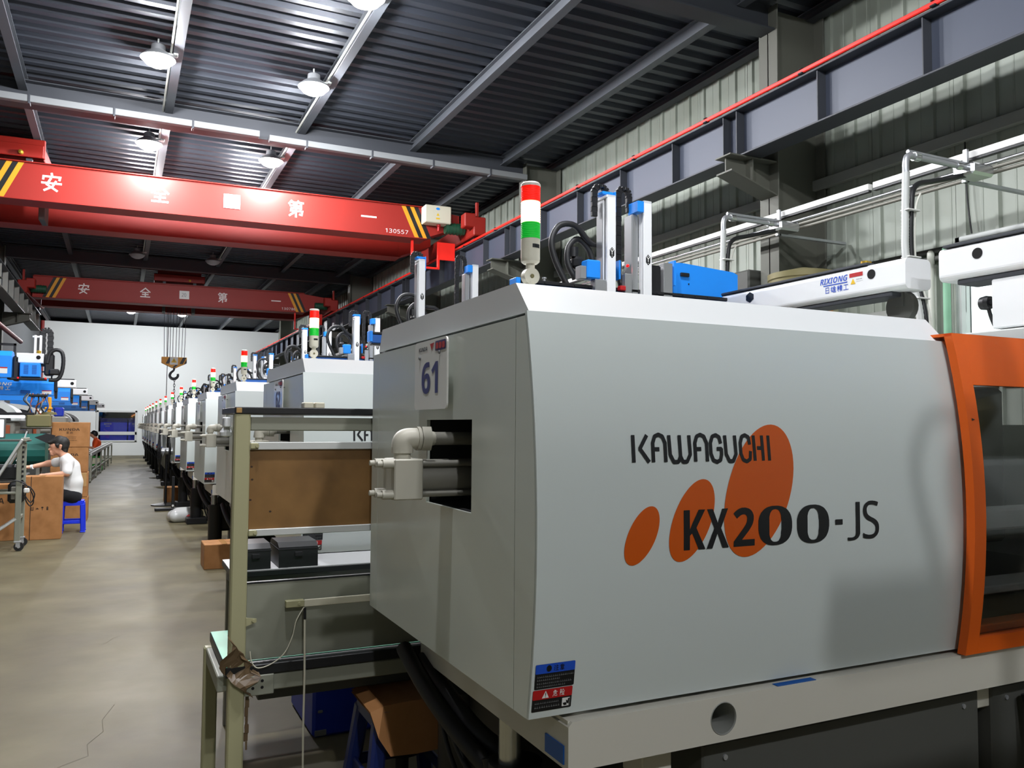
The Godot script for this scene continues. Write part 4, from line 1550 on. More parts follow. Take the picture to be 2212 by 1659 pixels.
# ---------------------------------------------------------------- take-out robots
func chain_links(st, pts, w, th):
	for k in pts.size() - 1:
		var a: Vector3 = pts[k]
		var b: Vector3 = pts[k + 1]
		bar(st, a, b + (b - a) * 0.12, w if k % 2 else w * 0.86, th if k % 2 else th * 1.25, 0.003, Vector3(0, 0, 1) if absf((b - a).normalized().y) > 0.2 else Vector3.UP)

func make_robot(label):
	# written where the second machine's robot stands: arms at d 4.2, beam from 2.88 to 5.56 at x 3.6
	var t = thing("takeout_robot", label, "robot", V(3.69, 1.93, 5.2), "take-out robots over the right row")
	var st := S()
	var sec := rrect(3.6, 2.315, 3.79, 2.475, 0.028, 5)
	prism_d(st, sec, 5.58, 2.88)
	var bm = ob("traverse_beam", st, "robot_white", t)
	st = S()
	for d in [3.09, 5.38]:
		cyl(st, V(3.601, 2.42, d), V(3.5985, 2.42, d), 0.026, -1, 22)
	ob("end_hole", st, "dark_hole", bm)
	# lettering on the beam, read from the aisle side
	var u := Vector3(0, 0, 1)
	var n := Vector3(-1, 0, 0)
	var f := plane_map(V(3.5988, 0, 3.44), u, Vector3.UP)
	st = S()
	text(st, "RIXIONG", 0.0, 0.19, 2.412, 2.445, f, n, "Droid Sans|700", 0.25)
	fill(st, [PackedVector2Array([Vector2(0.02, 2.4), Vector2(0.19, 2.4), Vector2(0.192, 2.406), Vector2(0.02, 2.406)])], f, n)
	han(st, "日雄精工", 0.03, 2.358, 0.036, 0.036, 0.008, 10, f, n)
	ob("lettering", st, "print_blue", bm)
	st = S()
	fill(st, [rrect(0.205, 2.423, 0.295, 2.445, 0.001)], f, n)
	ob("red_label", st, "print_red", bm)
	st = S()
	fill(st, [PackedVector2Array([Vector2(0.212, 2.385), Vector2(0.246, 2.385), Vector2(0.229, 2.416)])], f, n)
	ob("yellow_triangle", st, "print_yellow", bm)
	st = S()
	small_lines(st, [[0.252, 0.292, 2.406, 0.006], [0.252, 0.294, 2.396, 0.003]], f, n)
	fill(st, [PackedVector2Array([Vector2(-0.62, 2.44), Vector2(-0.585, 2.46), Vector2(-0.55, 2.44), Vector2(-0.55, 2.41), Vector2(-0.585, 2.39), Vector2(-0.62, 2.41)])], f, n)
	ob("small_print", st, "print_black", bm)
	st = S()
	bx(st, 3.6, 3.66, 2.476, 2.49, 3.12, 5.56, 0.003)
	bx(st, 3.72, 3.775, 2.476, 2.49, 3.12, 5.56, 0.003)
	bx(st, 3.62, 3.77, 2.29, 2.314, 2.98, 5.5, 0.004)
	ob("guide_rail", st, "steel_dark", t)
	st = S()
	lathe(st, V(3.68, 2.49, 3.2), Vector3.UP, [[0.012, 0.0], [0.014, 0.012], [0.022, 0.014], [0.022, 0.026], [0.0, 0.028]], 10)
	bx(st, 3.665, 3.72, 2.505, 2.518, 3.185, 3.215, 0.005)
	ob("brass_fitting", st, "brass", t)
	st = S()
	cyl(st, V(3.7, 2.24, 3.0), V(3.74, 2.24, 3.0), 0.085, -1, 24)
	bx(st, 3.69, 3.75, 2.24, 2.32, 2.97, 3.03)
	ob("pulley", st, "cabinet_dark", t)
	# stand on the machine's fixed platen
	st = S()
	bx(st, 3.62, 3.77, 2.06, 2.29, 3.6, 5.33, 0.006)
	ob("base_cover", st, "robot_white", t)
	st = S()
	bx(st, 3.59, 3.8, 1.98, 2.05, 3.55, 5.66, 0.006)
	ob("support_rail", st, "galv_pale", t)
	st = S()
	bx(st, 3.5, 3.88, 1.925, 1.985, 4.85, 5.6, 0.006)
	ob("foot_plate", st, "steel_dark", t)
	st = S()
	cyl(st, V(3.66, 2.19, 5.33), V(3.66, 2.19, 5.36), 0.014, -1, 12)
	lathe(st, V(3.66, 2.19, 5.36), Vector3.FORWARD, [[0.0, 0.05], [0.03, 0.045], [0.034, 0.02], [0.03, 0.0], [0.0, 0.0]], 18)
	tube(st, spline([V(3.655, 2.17, 5.37), V(3.66, 2.12, 5.36), V(3.66, 2.07, 5.34)], 4), 0.01, 6)
	ob("stop_knob", st, "black", t)
	# crosswise arm
	st = S()
	bx(st, 2.07, 3.62, 2.35, 2.43, 4.25, 4.33, 0.004)
	var kick = ob("cross_arm", st, "robot_blue_dark", t)
	st = S()
	bx(st, 2.08, 3.62, 2.431, 2.452, 4.24, 4.335, 0.003)
	bx(st, 2.08, 3.62, 2.33, 2.349, 4.24, 4.335, 0.003)
	for k in 14:
		cyl(st, V(2.14 + k * 0.1, 2.442, 4.24), V(2.14 + k * 0.1, 2.442, 4.236), 0.006, -1, 8)
	ob("slide_rail", st, "black", kick)
	st = S()
	cyl(st, V(2.26, 2.452, 4.29), V(2.26, 2.475, 4.29), 0.008, -1, 8)
	cyl(st, V(2.26, 2.475, 4.29), V(2.26, 2.482, 4.29), 0.014, -1, 8)
	ob("grease_cap", st, "galv", kick)
	st = S()
	bx(st, 2.05, 2.08, 2.36, 2.46, 4.24, 4.335, 0.004)
	ob("end_cap", st, "robot_blue", kick)
	# two vertical arms
	for a in 2:
		var xl: float = [2.645, 2.91][a]
		var yt: float = [3.012, 3.008][a]
		st = S()
		bx(st, xl, xl + 0.062, 2.0, yt, 4.2, 4.225, 0.004)
		bx(st, xl - (0.004 if a == 0 else 0.0), xl + 0.062, yt - 0.02, yt, 4.2, 4.33, 0.004)
		if a == 0:
			bx(st, xl, xl + 0.05, 2.0, yt - 0.02, 4.245, 4.33, 0.004)
		else:
			bx(st, xl, xl + 0.055, 2.0, yt - 0.02, 4.225, 4.26, 0.004)
		var arm = ob("vertical_arm", st, "robot_white", t)
		# hexagonal maker's mark
		var hx := PackedVector2Array()
		for k in 6:
			hx.append(Vector2(xl + 0.032 + 0.019 * sin(TAU * k / 6), 2.655 - 0.02 * a + (0.034 * cos(TAU * k / 6))))
		var fa := plane_map(V(0, 0, 4.1992), Vector3.RIGHT, Vector3.UP)
		st = S()
		fill(st, [hx], fa, Vector3.BACK)
		ob("mark", st, "print_black", arm)
		st = S()
		var fy := 2.655 - 0.02 * a
		var fb := plane_map(V(xl + 0.032, fy, 4.1985), Vector3.RIGHT, Vector3.UP)
		for s in [[-0.011, 0.02, 0.0, 0.004, 0.0, -0.012], [0.011, 0.02, 0.0, 0.004]]:
			var p := PackedVector2Array()
			for k in range(0, s.size(), 2):
				p.append(Vector2(s[k], s[k + 1]))
			for g in Geometry2D.offset_polyline(p, 0.0025, Geometry2D.JOIN_MITER, Geometry2D.END_BUTT):
				fill(st, [g], fb, Vector3.BACK)
		fill(st, [disc(0.0, -0.021, 0.003, 0.003, 8), PackedVector2Array([Vector2(-0.006, 0.025), Vector2(0.006, 0.025), Vector2(0, 0.02)])], fb, Vector3.BACK)
		ob("mark_letter", st, "print_white", arm)
		st = S()
		if a == 0:
			bx(st, xl + 0.066, xl + 0.076, yt - 0.1, yt + 0.03, 4.22, 4.32, 0.003)
			bx(st, xl - 0.01, xl + 0.07, yt + 0.012, yt + 0.03, 4.24, 4.32, 0.003)
		else:
			bx(st, xl - 0.052, xl - 0.004, yt - 0.08, yt - 0.01, 4.19, 4.3, 0.003)
		ob("cap_bracket", st, "robot_blue", arm)
		st = S()
		if a == 0:
			bx(st, xl + 0.004, xl + 0.03, 2.0, yt - 0.03, 4.232, 4.243)
			bx(st, xl - 0.006, xl, 2.0, yt - 0.04, 4.25, 4.32, 0.002)
		else:
			bx(st, xl - 0.062, xl - 0.012, 2.0, yt - 0.085, 4.24, 4.33, 0.006)
		ob("guide", st, "alu", arm)
		st = S()
		var pts := []
		if a == 0:
			for k in 5:
				pts.append(V(xl - 0.035, yt - 0.12 + k * 0.03, 4.3))
			for k in 9:
				pts.append(V(xl + 0.01 - 0.045 * cos(PI * k / 8.0), yt + 0.03 + 0.045 * sin(PI * k / 8.0), 4.3))
			for k in 2:
				pts.append(V(xl + 0.055, yt + 0.02 - k * 0.03, 4.3))
		else:
			for k in 17:
				pts.append(V(xl - 0.125, 2.55 + k * 0.03, 4.3))
			for k in 9:
				pts.append(V(xl - 0.085 - 0.04 * cos(PI * k / 8.0), yt + 0.045 + 0.04 * sin(PI * k / 8.0), 4.3))
			for k in 4:
				pts.append(V(xl - 0.045, yt + 0.03 - k * 0.03, 4.3))
		chain_links(st, pts, 0.045, 0.02)
		ob("cable_chain", st, "black", arm)
	st = S()
	bx(st, 2.505, 2.6, 2.485, 2.6, 4.2, 4.28, 0.008)
	ob("gearbox", st, "robot_blue", t)
	st = S()
	bx(st, 2.745, 2.755, 2.5, 2.62, 4.22, 4.32, 0.003)
	ob("arm_bracket", st, "robot_blue", t)
	st = S()
	for q in [[2.46, 2.505, 2.48, 2.56, 4.21, 4.27], [2.56, 2.64, 2.36, 2.485, 4.2, 4.26], [2.78, 2.83, 2.33, 2.54, 4.21, 4.25], [3.09, 3.16, 2.36, 2.64, 4.24, 4.3]]:
		st = S()
		bx(st, q[0], q[1], q[2], q[3], q[4], q[5], 0.004)
		ob("carriage_block", st, "alu", t)
	st = S()
	bx(st, 2.7, 2.76, 2.42, 2.6, 4.28, 4.36, 0.01)
	ob("motor", st, "black", t)
	st = S()
	bx(st, 2.98, 3.08, 2.36, 2.62, 4.25, 4.35, 0.01)
	ob("motor", st, "black", t)
	st = S()
	bx(st, 2.48, 2.55, 2.56, 2.64, 4.3, 4.4, 0.02)
	cyl(st, V(2.5, 2.64, 4.36), V(2.5, 2.7, 4.36), 0.03, -1, 14)
	ob("motor", st, "black", t)
	st = S()
	bx(st, 2.74, 2.78, 2.43, 2.46, 4.2, 4.24, 0.004)
	ob("valve", st, "print_red", t)
	st = S()
	lathe(st, V(2.79, 2.585, 4.195), Vector3.BACK, [[0.009, -0.01], [0.009, 0.0], [0.005, 0.006], [0.0, 0.007]], 12)
	ob("status_lamp", st, "led_red", t)
	# blue cover over the carriage
	st = S()
	prism_d(st, [Vector2(3.17, 2.4), Vector2(3.74, 2.4), Vector2(3.74, 2.625), Vector2(3.7, 2.64), Vector2(3.28, 2.665), Vector2(3.2, 2.66), Vector2(3.17, 2.63)], 4.56, 4.3)
	prism_d(st, [Vector2(3.17, 2.5), Vector2(3.185, 2.5), Vector2(3.185, 2.66), Vector2(3.17, 2.66)], 4.3, 4.24)
	var bc = ob("blue_cover", st, "robot_blue", t)
	st = S()
	bx(st, 3.26, 3.33, 2.575, 2.6, 4.285, 4.3, 0.004)
	cyl(st, V(3.33, 2.53, 4.3), V(3.33, 2.53, 4.296), 0.005, -1, 8)
	ob("connector", st, "black", bc)
	# hoses looping up over the arms
	for q in [[[2.42, 2.45, 4.3], [2.35, 2.6, 4.32], [2.33, 2.72, 4.33], [2.39, 2.82, 4.34], [2.5, 2.83, 4.34], [2.62, 2.74, 4.36], [2.74, 2.72, 4.36], [2.81, 2.62, 4.36], [2.84, 2.45, 4.34]], [[2.5, 2.5, 4.34], [2.46, 2.6, 4.36], [2.47, 2.7, 4.37], [2.54, 2.76, 4.38], [2.62, 2.7, 4.38], [2.66, 2.58, 4.38]]]:
		var pts := []
		for p in q:
			pts.append(V(p[0], p[1], p[2]))
		st = S()
		tube(st, spline(pts, 8), 0.0185, 10, 0.06)
		ob("hose", st, "rubber", t)
	return t

func build_right_row():
	var n := PITCH.size()
	var words := func(k): return ORD[k]
	var m0 = make_machine("near white moulding machine with orange leaf print filling the right foreground")
	var s0 = make_sign("white number plate reading 61 on the nearest machine's end", "61")
	var t0 = make_tower("large lit signal tower on the nearest white machine's hood")
	for k in range(1, n):
		var sh := Vector3(0, 0, -(PITCH[k] - PITCH[0]))
		var w: String = words.call(k)
		copy_of(m0, sh, "%s white moulding machine from the camera in the right row" % w if k < n - 1 else "last white moulding machine in the right row, by the white partition")
		copy_of(t0, sh + Vector3(0, 0, 0), "lit signal tower on the %s white machine's hood" % w if k < n - 1 else "lit signal tower on the last white machine by the partition")
		if k == 1:
			make_sign("white number plate reading 62 on the second machine's end", "62").position += sh
		elif k < 9:
			make_sign("white number plate on the end of the %s machine in the right row" % w, "").position += sh
	# the machine beside the photographer, just outside the frame
	copy_of(m0, Vector3(0, 0, 2.93), "white moulding machine beside the photographer, right of the camera")
	var r0 = make_robot("white robot with two tall arms above the nearest machine's hood")
	for k in range(0, n):
		if k == 1:
			continue
		var r = copy_of(r0, Vector3(0, 0, -(PITCH[k] - PITCH[1])), "take-out robot over the %s machine from the camera" % words.call(k) if k > 0 else "white robot beam at the right edge before the window, black knob below")
		var up: float = [0.0, 0.0, 0.15, -0.05, 0.08, -0.1, 0.1, 0.0, -0.06, 0.06, -0.12, 0.04, 0.0, -0.05, 0.1][k]
		var spread: float = [0.0, 0.0, 0.14, 0.0, 0.06, 0.1, -0.02, 0.05, 0.0, 0.08, 0.0, 0.1, 0.0, 0.05, 0.0][k]
		for c in r.get_children():
			# the nearest robot has run its arms to the other end of the beam
			if k == 0 and not (str(c.name).get_slice("_", 0) in ["traverse", "guide", "pulley", "base", "support", "foot", "stop", "brass"]):
				c.position += Vector3(0, 0, 1.15)
			if str(c.name).begins_with("vertical_arm"):
				c.position += Vector3(-spread if str(c.name) == "vertical_arm" else spread, up, 0)

# ---------------------------------------------------------------- services on the right wall
func build_right_wall_services():
	var st := S()
	# flat white busway hung from the columns, in lengths
	for q in [[-2.0, 3.9], [3.95, 5.55], [5.6, 9.4], [9.45, 16.0], [16.05, 30.0], [30.05, 43.0]]:
		st = S()
		bx(st, 6.5, 6.56, 3.912, 3.972, q[0], q[1], 0.004)
		var lab: String = "white busway length along the right wall, %s" % {-2.0: "nearest, beyond the second conduit drop", 3.95: "between the second conduit drop and the frame edge", 5.6: "longest bright one between the two conduit drops", 9.45: "just past the left conduit drop", 16.05: "far one behind the robots", 30.05: "farthest one by the partition"}[q[0]]
		var t = tag(ob("busway", st, "print_white"), lab, "busway", "white busway lengths")
		st = S()
		bx(st, 6.505, 6.55, 3.89, 3.911, q[0], q[1], 0.003)
		ob("lower_lip", st, "black", t)
	# three conduits below it
	for k in 3:
		st = S()
		cyl(st, V(6.5 + k * 0.02, 3.815 - k * 0.036, -2.0), V(6.5 + k * 0.02, 3.815 - k * 0.036, 43.0), 0.017, -1, 10)
		tag(ob("conduit", st, "chrome" if k == 0 else "iron_grey"), ["bright steel conduit under the white busway, uppermost of three", "grey steel conduit under the white busway, middle of three", "grey steel conduit under the white busway, lowest of three"][k], "conduit", "conduits under the busway")
	# brackets
	for k in 7:
		var d: float = [4.55, 6.75, 9.9, 13.5, 17.0, 20.5, 24.0][k]
		st = S()
		bx(st, 6.42, 7.45, 3.69, 3.72, d - 0.02, d + 0.02, 0.003)
		bx(st, 6.44, 6.47, 3.69, 3.98, d - 0.02, d + 0.02, 0.003)
		tag(ob("bracket", st, "galv"), "steel bracket carrying the busway, %s from the camera" % ORD[k], "bracket", "busway brackets")
	# conduit drops to the machines
	for k in 3:
		var d: float = [4.38, 6.53, 12.2][k]
		var x := 5.5
		var t = thing("conduit_drop", ["hose drop with elbow and corrugated sleeve right of the long robot beam", "hose drop with elbow left of the long busway, above the blue cover", "hose drop with elbow farther along behind the robots"][k], "conduit", V(x, 2.0, d), "conduit drops from the busway")
		st = S()
		cyl(st, V(6.5, 3.74, d), V(x + 0.1, 3.74, d), 0.022, -1, 12)
		cyl(st, V(6.5, 3.8, d + 0.06), V(x + 0.1, 3.8, d + 0.06), 0.016, -1, 10)
		tube(st, spline([V(x + 0.12, 3.74, d), V(x + 0.03, 3.735, d), V(x, 3.68, d), V(x, 3.58, d)], 6), 0.026, 12)
		ob("elbow_pipe", st, "galv", t)
		for q in [[x + 0.12, 0.034], [x + 0.62, 0.03]]:
			st = S()
			cyl(st, V(q[0] - 0.03, 3.74, d), V(q[0] + 0.03, 3.74, d), q[1], -1, 12)
			ob("coupling", st, "chrome", t)
		st = S()
		bx(st, x + 0.7, x + 0.98, 3.68, 3.78, d - 0.07, d + 0.12, 0.02)
		ob("junction_box", st, "chrome", t)
		st = S()
		var pts := spline([V(x, 3.6, d), V(x - 0.005, 3.2, d + 0.01), V(x - 0.01, 2.9, d), V(x + 0.02, 2.5, d - 0.08), V(x + 0.03, 2.05, d - 0.1)], 26)
		tube(st, pts, 0.028, 10, 0.08)
		ob("corrugated_sleeve", st, "galv_pale", t)
		st = S()
		tube(st, spline([V(x + 0.85, 3.72, d + 0.05), V(x + 0.4, 3.6, d + 0.05), V(x + 0.14, 3.52, d + 0.02), V(x + 0.055, 3.35, d), V(x + 0.05, 2.9, d), V(x + 0.08, 2.5, d - 0.08), V(x + 0.09, 2.05, d - 0.1)], 8), 0.022, 10)
		ob("black_cable", st, "rubber", t)
		st = S()
		tube(st, spline([V(x + 0.15, 3.45, d - 0.01), V(x + 0.09, 3.3, d - 0.01), V(x + 0.085, 2.9, d - 0.01), V(x + 0.12, 2.5, d - 0.09), V(x + 0.15, 2.05, d - 0.11)], 8), 0.008, 6)
		ob("white_tube", st, "pvc_white", t)
		st = S()
		for y in [3.3, 2.93, 2.6]:
			var xo: float = 0.025 if y > 2.7 else 0.04
			bx(st, x - 0.035 + xo - 0.02, x + 0.1 + xo - 0.02, y - 0.006, y + 0.006, d - 0.045 - (0.06 if y < 2.7 else 0.0), d + 0.035, 0.003)
		ob("cable_ties", st, "print_white", t)
	# pipes beside the window
	st = S()
	cyl(st, V(7.4, 0.0, 5.62), V(7.4, 3.38, 5.62), 0.03, -1, 14)
	lathe(st, V(7.4, 3.32, 5.62), Vector3.UP, [[0.036, -0.06], [0.036, 0.03], [0.034, 0.06], [0.02, 0.085], [0.0, 0.09]], 14)
	tag(ob("pvc_pipe", st, "pvc_white"), "white plastic pipe with capped top left of the window", "pipe")
	st = S()
	cyl(st, V(7.39, 0.0, 5.44), V(7.39, 3.4, 5.44), 0.036, -1, 14)
	tag(ob("green_pipe", st, "pipe_green"), "pale green pipe standing beside the window frame", "pipe")
	st = S()
	cyl(st, V(7.43, 3.4, 2.0), V(7.43, 3.4, 9.0), 0.03, -1, 10)
	cyl(st, V(7.43, 3.32, 2.0), V(7.43, 3.32, 9.0), 0.03, -1, 10)
	tag(ob("dark_pipe_pair", st, "cabinet_dark"), "pair of dark pipes along the wall at window height", "pipe")
	st = S()
	tube(st, spline([V(7.44, 4.42, 5.25), V(7.44, 3.9, 5.24), V(7.44, 3.5, 5.2)], 6), 0.008, 6)
	tag(ob("loose_cable", st, "rubber"), "thin black cable hanging down the wall above the window", "cable")
	# big black duct piece behind the robots
	st = S()
	bx(st, 6.6, 7.46, 3.1, 3.45, 7.4, 8.4, 0.02)
	tag(ob("wall_box", st, "cabinet_dark"), "dark box on the right wall behind the blue robot cover", "box")
	st = S()
	bx(st, 5.02, 5.32, 2.3, 2.62, 4.95, 5.25, 0.004)
	tag(ob("small_carton", st, "carton"), "brown carton glimpsed under the long white robot beam", "box")
	st = S()
	bx(st, 4.7, 5.5, 1.63, 2.3, 4.9, 5.3, 0.01)
	tag(ob("control_cabinet", st, "machine_side"), "grey cabinet behind the nearest machine carrying a brown carton", "cabinet")

# ---------------------------------------------------------------- workbenches between the first two machines
func build_benches():
	var t = thing("workbench", "tall olive workbench frame with green mat and brown back panel beside the nearest machine", "workbench", V(0.43, 0, 3.38))
	var st := S()
	for q in [[0.405, 0.466, 3.352, 3.41, 1.64], [0.362, 0.42, 3.85, 3.9, 0.62], [1.47, 1.53, 3.352, 3.41, 1.64], [1.47, 1.53, 3.85, 3.9, 0.62]]:
		st = S()
		bx(st, q[0], q[1], 0.0, q[4], q[2], q[3], 0.006)
		ob("leg", st, "post_paint", t)
	st = S()
	bx(st, 0.405, 1.56, 1.638, 1.665, 3.35, 3.8, 0.003)
	var sh = ob("top_shelf", st, "black", t)
	st = S()
	bx(st, 0.41, 0.432, 1.641, 1.662, 3.3485, 3.36, 0.002)
	ob("chipped_corner", st, "chip_wood", sh)
	st = S()
	bx(st, 0.466, 1.5, 1.572, 1.626, 3.36, 3.4, 0.004)
	ob("upper_rail", st, "panel_grey", t)
	st = S()
	bx(st, 0.468, 1.5, 1.497, 1.527, 3.357, 3.367, 0.002)
	bx(st, 0.468, 1.5, 1.158, 1.185, 3.357, 3.367, 0.002)
	ob("aluminium_strip", st, "galv_pale", t)
	st = S()
	for y in [1.512, 1.172]:
		bx(st, 0.466, 0.498, y - 0.012, y + 0.012, 3.35, 3.357, 0.004)
		cyl(st, V(0.492, y, 3.35), V(0.492, y, 3.344), 0.007, -1, 10)
	ob("lug", st, "post_paint", t)
	st = S()
	bx(st, 0.468, 1.5, 1.185, 1.497, 3.368, 3.38)
	ob("back_panel", st, "hardboard", t)
	st = S()
	for q in [[0.475, 1.43], [0.478, 1.38], [0.55, 1.252], [0.473, 1.3]]:
		fill(st, [disc(q[0], q[1], 0.005, 0.004, 8)], plane_map(V(0, 0, 3.3675), Vector3.RIGHT, Vector3.UP), Vector3.BACK)
	ob("scuffs", st, "print_brown", t)
	st = S()
	bx(st, 0.47, 1.5, 0.672, 0.968, 3.39, 3.405, 0.002)
	ob("lower_panel", st, "panel_grey", t)
	st = S()
	bx(st, 0.47, 1.5, 0.969, 0.975, 3.388, 3.408)
	ob("panel_edge", st, "black", t)
	st = S()
	bx(st, 0.618, 0.69, 0.868, 0.895, 3.36, 3.388, 0.002)
	cyl(st, V(0.67, 0.882, 3.36), V(0.67, 0.882, 3.356), 0.006, -1, 10)
	prism_d(st, [Vector2(0.466, 0.845), Vector2(0.505, 0.838), Vector2(0.505, 0.825), Vector2(0.466, 0.812)], 3.362, 3.356)
	cyl(st, V(0.493, 0.832, 3.356), V(0.493, 0.832, 3.35), 0.006, -1, 10)
	ob("bracket", st, "post_paint", t)
	st = S()
	bx(st, 0.69, 1.46, 0.866, 0.895, 3.362, 3.372, 0.002)
	ob("cream_strip", st, "box_cream", t)
	st = S()
	bx(st, 0.393, 1.56, 0.622, 0.662, 3.35, 3.95, 0.003)
	ob("bench_top", st, "black", t)
	st = S()
	prism_y(st, [Vector2(0.396, 3.355), Vector2(0.469, 3.355), Vector2(0.469, 3.41), Vector2(1.55, 3.41), Vector2(1.55, 3.945), Vector2(0.396, 3.945)], 0.662, 0.665)
	ob("green_mat", st, "mat_green", t)
	st = S()
	bx(st, 0.466, 1.5, 0.555, 0.618, 3.36, 3.39, 0.004)
	bx(st, 0.37, 0.41, 0.555, 0.618, 3.41, 3.86, 0.004)
	bx(st, 0.42, 1.5, 0.5, 0.618, 3.86, 3.89, 0.004)
	ob("apron", st, "panel_grey", t)
	st = S()
	bx(st, 0.54, 1.45, 0.47, 0.6, 3.52, 3.8, 0.004)
	ob("drawer_box", st, "cabinet_dark", t)
	st = S()
	bx(st, 0.466, 0.575, 0.545, 0.622, 3.345, 3.359, 0.003)
	var gp = ob("gusset", st, "panel_grey", t)
	st = S()
	for x in [0.495, 0.53]:
		for y in [0.575, 0.6]:
			cyl(st, V(x, y, 3.3455), V(x, y, 3.344), 0.006, -1, 10)
	ob("bolt_holes", st, "dark_hole", gp)
	st = S()
	bx(st, 0.375, 0.4, 1.585, 1.625, 3.42, 3.5, 0.004)
	lathe(st, V(0.387, 1.545, 3.46), Vector3.UP, [[0.0, 0.0], [0.024, 0.006], [0.026, 0.02], [0.012, 0.04], [0.0, 0.042]], 14)
	ob("shelf_lamp", st, "robot_white", t)
	# torn packing tape round the post
	st = S()
	var rng := RandomNumberGenerator.new()
	rng.seed = 11
	var grid := []
	for i in 9:
		var row := []
		for j in 6:
			var a := i / 8.0
			var p := V(0.392 + 0.10 * a + 0.03 * sin(j * 1.3), 0.79 - 0.15 * a - 0.032 * j + 0.012 * a * j, 3.343 - 0.012 * sin(a * 5.0 + j))
			row.append(p + Vector3(rng.randf_range(-0.006, 0.006), rng.randf_range(-0.006, 0.006), rng.randf_range(-0.004, 0.008)))
		grid.append(row)
	for i in 8:
		for j in 5:
			quad(st, grid[i][j + 1], grid[i + 1][j + 1], grid[i + 1][j], grid[i][j])
			quad(st, grid[i][j] + Vector3(0, 0, -0.002), grid[i + 1][j] + Vector3(0, 0, -0.002), grid[i + 1][j + 1] + Vector3(0, 0, -0.002), grid[i][j + 1] + Vector3(0, 0, -0.002))
	for k in 7:
		var y := 0.56 - k * 0.032
		var w := 0.012 + 0.004 * sin(k * 1.9)
		bx(st, 0.478 + 0.003 * sin(k * 2.2) - w * 0.5, 0.478 + w * 0.6, y - 0.034, y, 3.372 + 0.004 * (k % 2), 3.376 + 0.004 * (k % 2), 0.001)
	tag(ob("packing_tape", st, "tape_brown"), "crumpled brown packing tape stuck round the bench post", "tape")
	# thin wire from the bracket to the tape, and the hanging cord
	st = S()
	tube(st, spline([V(0.686, 0.868, 3.35), V(0.655, 0.82, 3.338), V(0.64, 0.76, 3.335), V(0.61, 0.7, 3.332), V(0.56, 0.665, 3.33), V(0.51, 0.655, 3.33), V(0.487, 0.68, 3.332), V(0.48, 0.72, 3.336)], 7), 0.0022, 6)
	tag(ob("white_wire", st, "cable_white"), "thin white wire drooping from the cream strip to the taped post", "wire")
	st = S()
	tube(st, [V(0.69, 0.866, 3.352), V(0.692, 0.6, 3.34), V(0.69, 0.4, 3.338), V(0.692, 0.2, 3.338), V(0.7, 0.004, 3.338)], 0.0045, 8)
	var cord = tag(ob("hanging_cord", st, "cable_white"), "cream cord hanging straight down in front of the workbench", "cord")
	st = S()
	cyl(st, V(0.69, 0.866, 3.352), V(0.691, 0.82, 3.35), 0.0055, -1, 8)
	ob("dark_end", st, "black", cord)
	# second bench with the white top
	t = thing("side_bench", "white-topped bench with black edge behind the brown-panelled workbench", "bench", V(0.9, 0, 4.5))
	st = S()
	bx(st, 0.52, 1.56, 0.832, 0.862, 4.3, 4.7, 0.003)
	ob("top", st, "black", t)
	st = S()
	bx(st, 0.522, 1.555, 0.8622, 0.866, 4.302, 4.698)
	ob("white_surface", st, "laminate_white", t)
	for x in [0.56, 1.5]:
		for d in [4.34, 4.66]:
			st = S()
			bx(st, x - 0.02, x + 0.02, 0, 0.832, d - 0.02, d + 0.02, 0.004)
			ob("leg", st, "iron_grey", t)
	st = S()
	bx(st, 0.58, 1.5, 0.77, 0.83, 4.33, 4.345, 0.003)
	bx(st, 0.54, 0.56, 0.77, 0.83, 4.36, 4.64, 0.003)
	ob("apron", st, "cabinet_dark", t)
	st = S()
	bx(st, 0.58, 1.5, 0.3, 0.32, 4.34, 4.66, 0.003)
	ob("lower_shelf", st, "cabinet_dark", t)
	st = S()
	bx(st, 0.96, 1.5, 0.7, 0.712, 4.05, 4.3, 0.003)
	bx(st, 0.96, 1.5, 0.712, 0.725, 4.05, 4.058, 0.002)
	bx(st, 0.96, 0.968, 0.712, 0.725, 4.05, 4.3, 0.002)
	ob("pull_out_tray", st, "laminate_white", t)
	st = S()
	bx(st, 1.0, 1.46, 0.68, 0.7, 4.07, 4.36, 0.003)
	ob("tray_runner", st, "cabinet_dark", t)
	for k in 2:
		var x0: float = [0.566, 0.752][k]
		var x1: float = [0.712, 0.95][k]
		st = S()
		prism(st, [Vector2(4.31, 0.866), Vector2(4.58, 0.866), Vector2(4.58, 0.97), Vector2(4.55, 0.99), Vector2(4.36, 0.99), Vector2(4.315, 0.968)], Vector3(x0, 0, 0), Vector3(0, 0, -1), Vector3.UP, Vector3(x1 - x0, 0, 0))
		var o = tag(ob("black_case", st, "black"), ["black plastic case on the white bench, half behind the post", "wider black plastic case on the white bench, in the middle"][k], "case", "black cases on the bench")
		st = S()
		bx(st, x0 - 0.003, x1 + 0.003, 0.955, 0.962, 4.312, 4.583, 0.001)
		bx(st, (x0 + x1) / 2 - 0.02, (x0 + x1) / 2 + 0.02, 0.92, 0.945, 4.305, 4.315, 0.003)
		ob("lid_seam", st, "black_matte", o)
	# socket boxes on the shelf
	for k in 2:
		var x0: float = 0.685 + k * 0.046
		st = S()
		bx(st, x0, x0 + 0.04, 1.664, 1.69, 3.42, 3.48, 0.004)
		tag(ob("socket_box", st, "box_cream"), ["small cream socket box on the black shelf, left of two", "small cream socket box on the black shelf, right of two"][k], "socket box", "socket boxes on the shelf")
	# under the bench: crate, stool with cardboard
	t = thing("storage_crate", "dark blue plastic crate on the floor under the workbench", "crate", V(1.1, 0, 4.5))
	st = S()
	bx(st, 0.93, 1.42, 0.0, 0.27, 4.27, 4.85, 0.015)
	ob("body", st, "crate_blue", t)
	st = S()
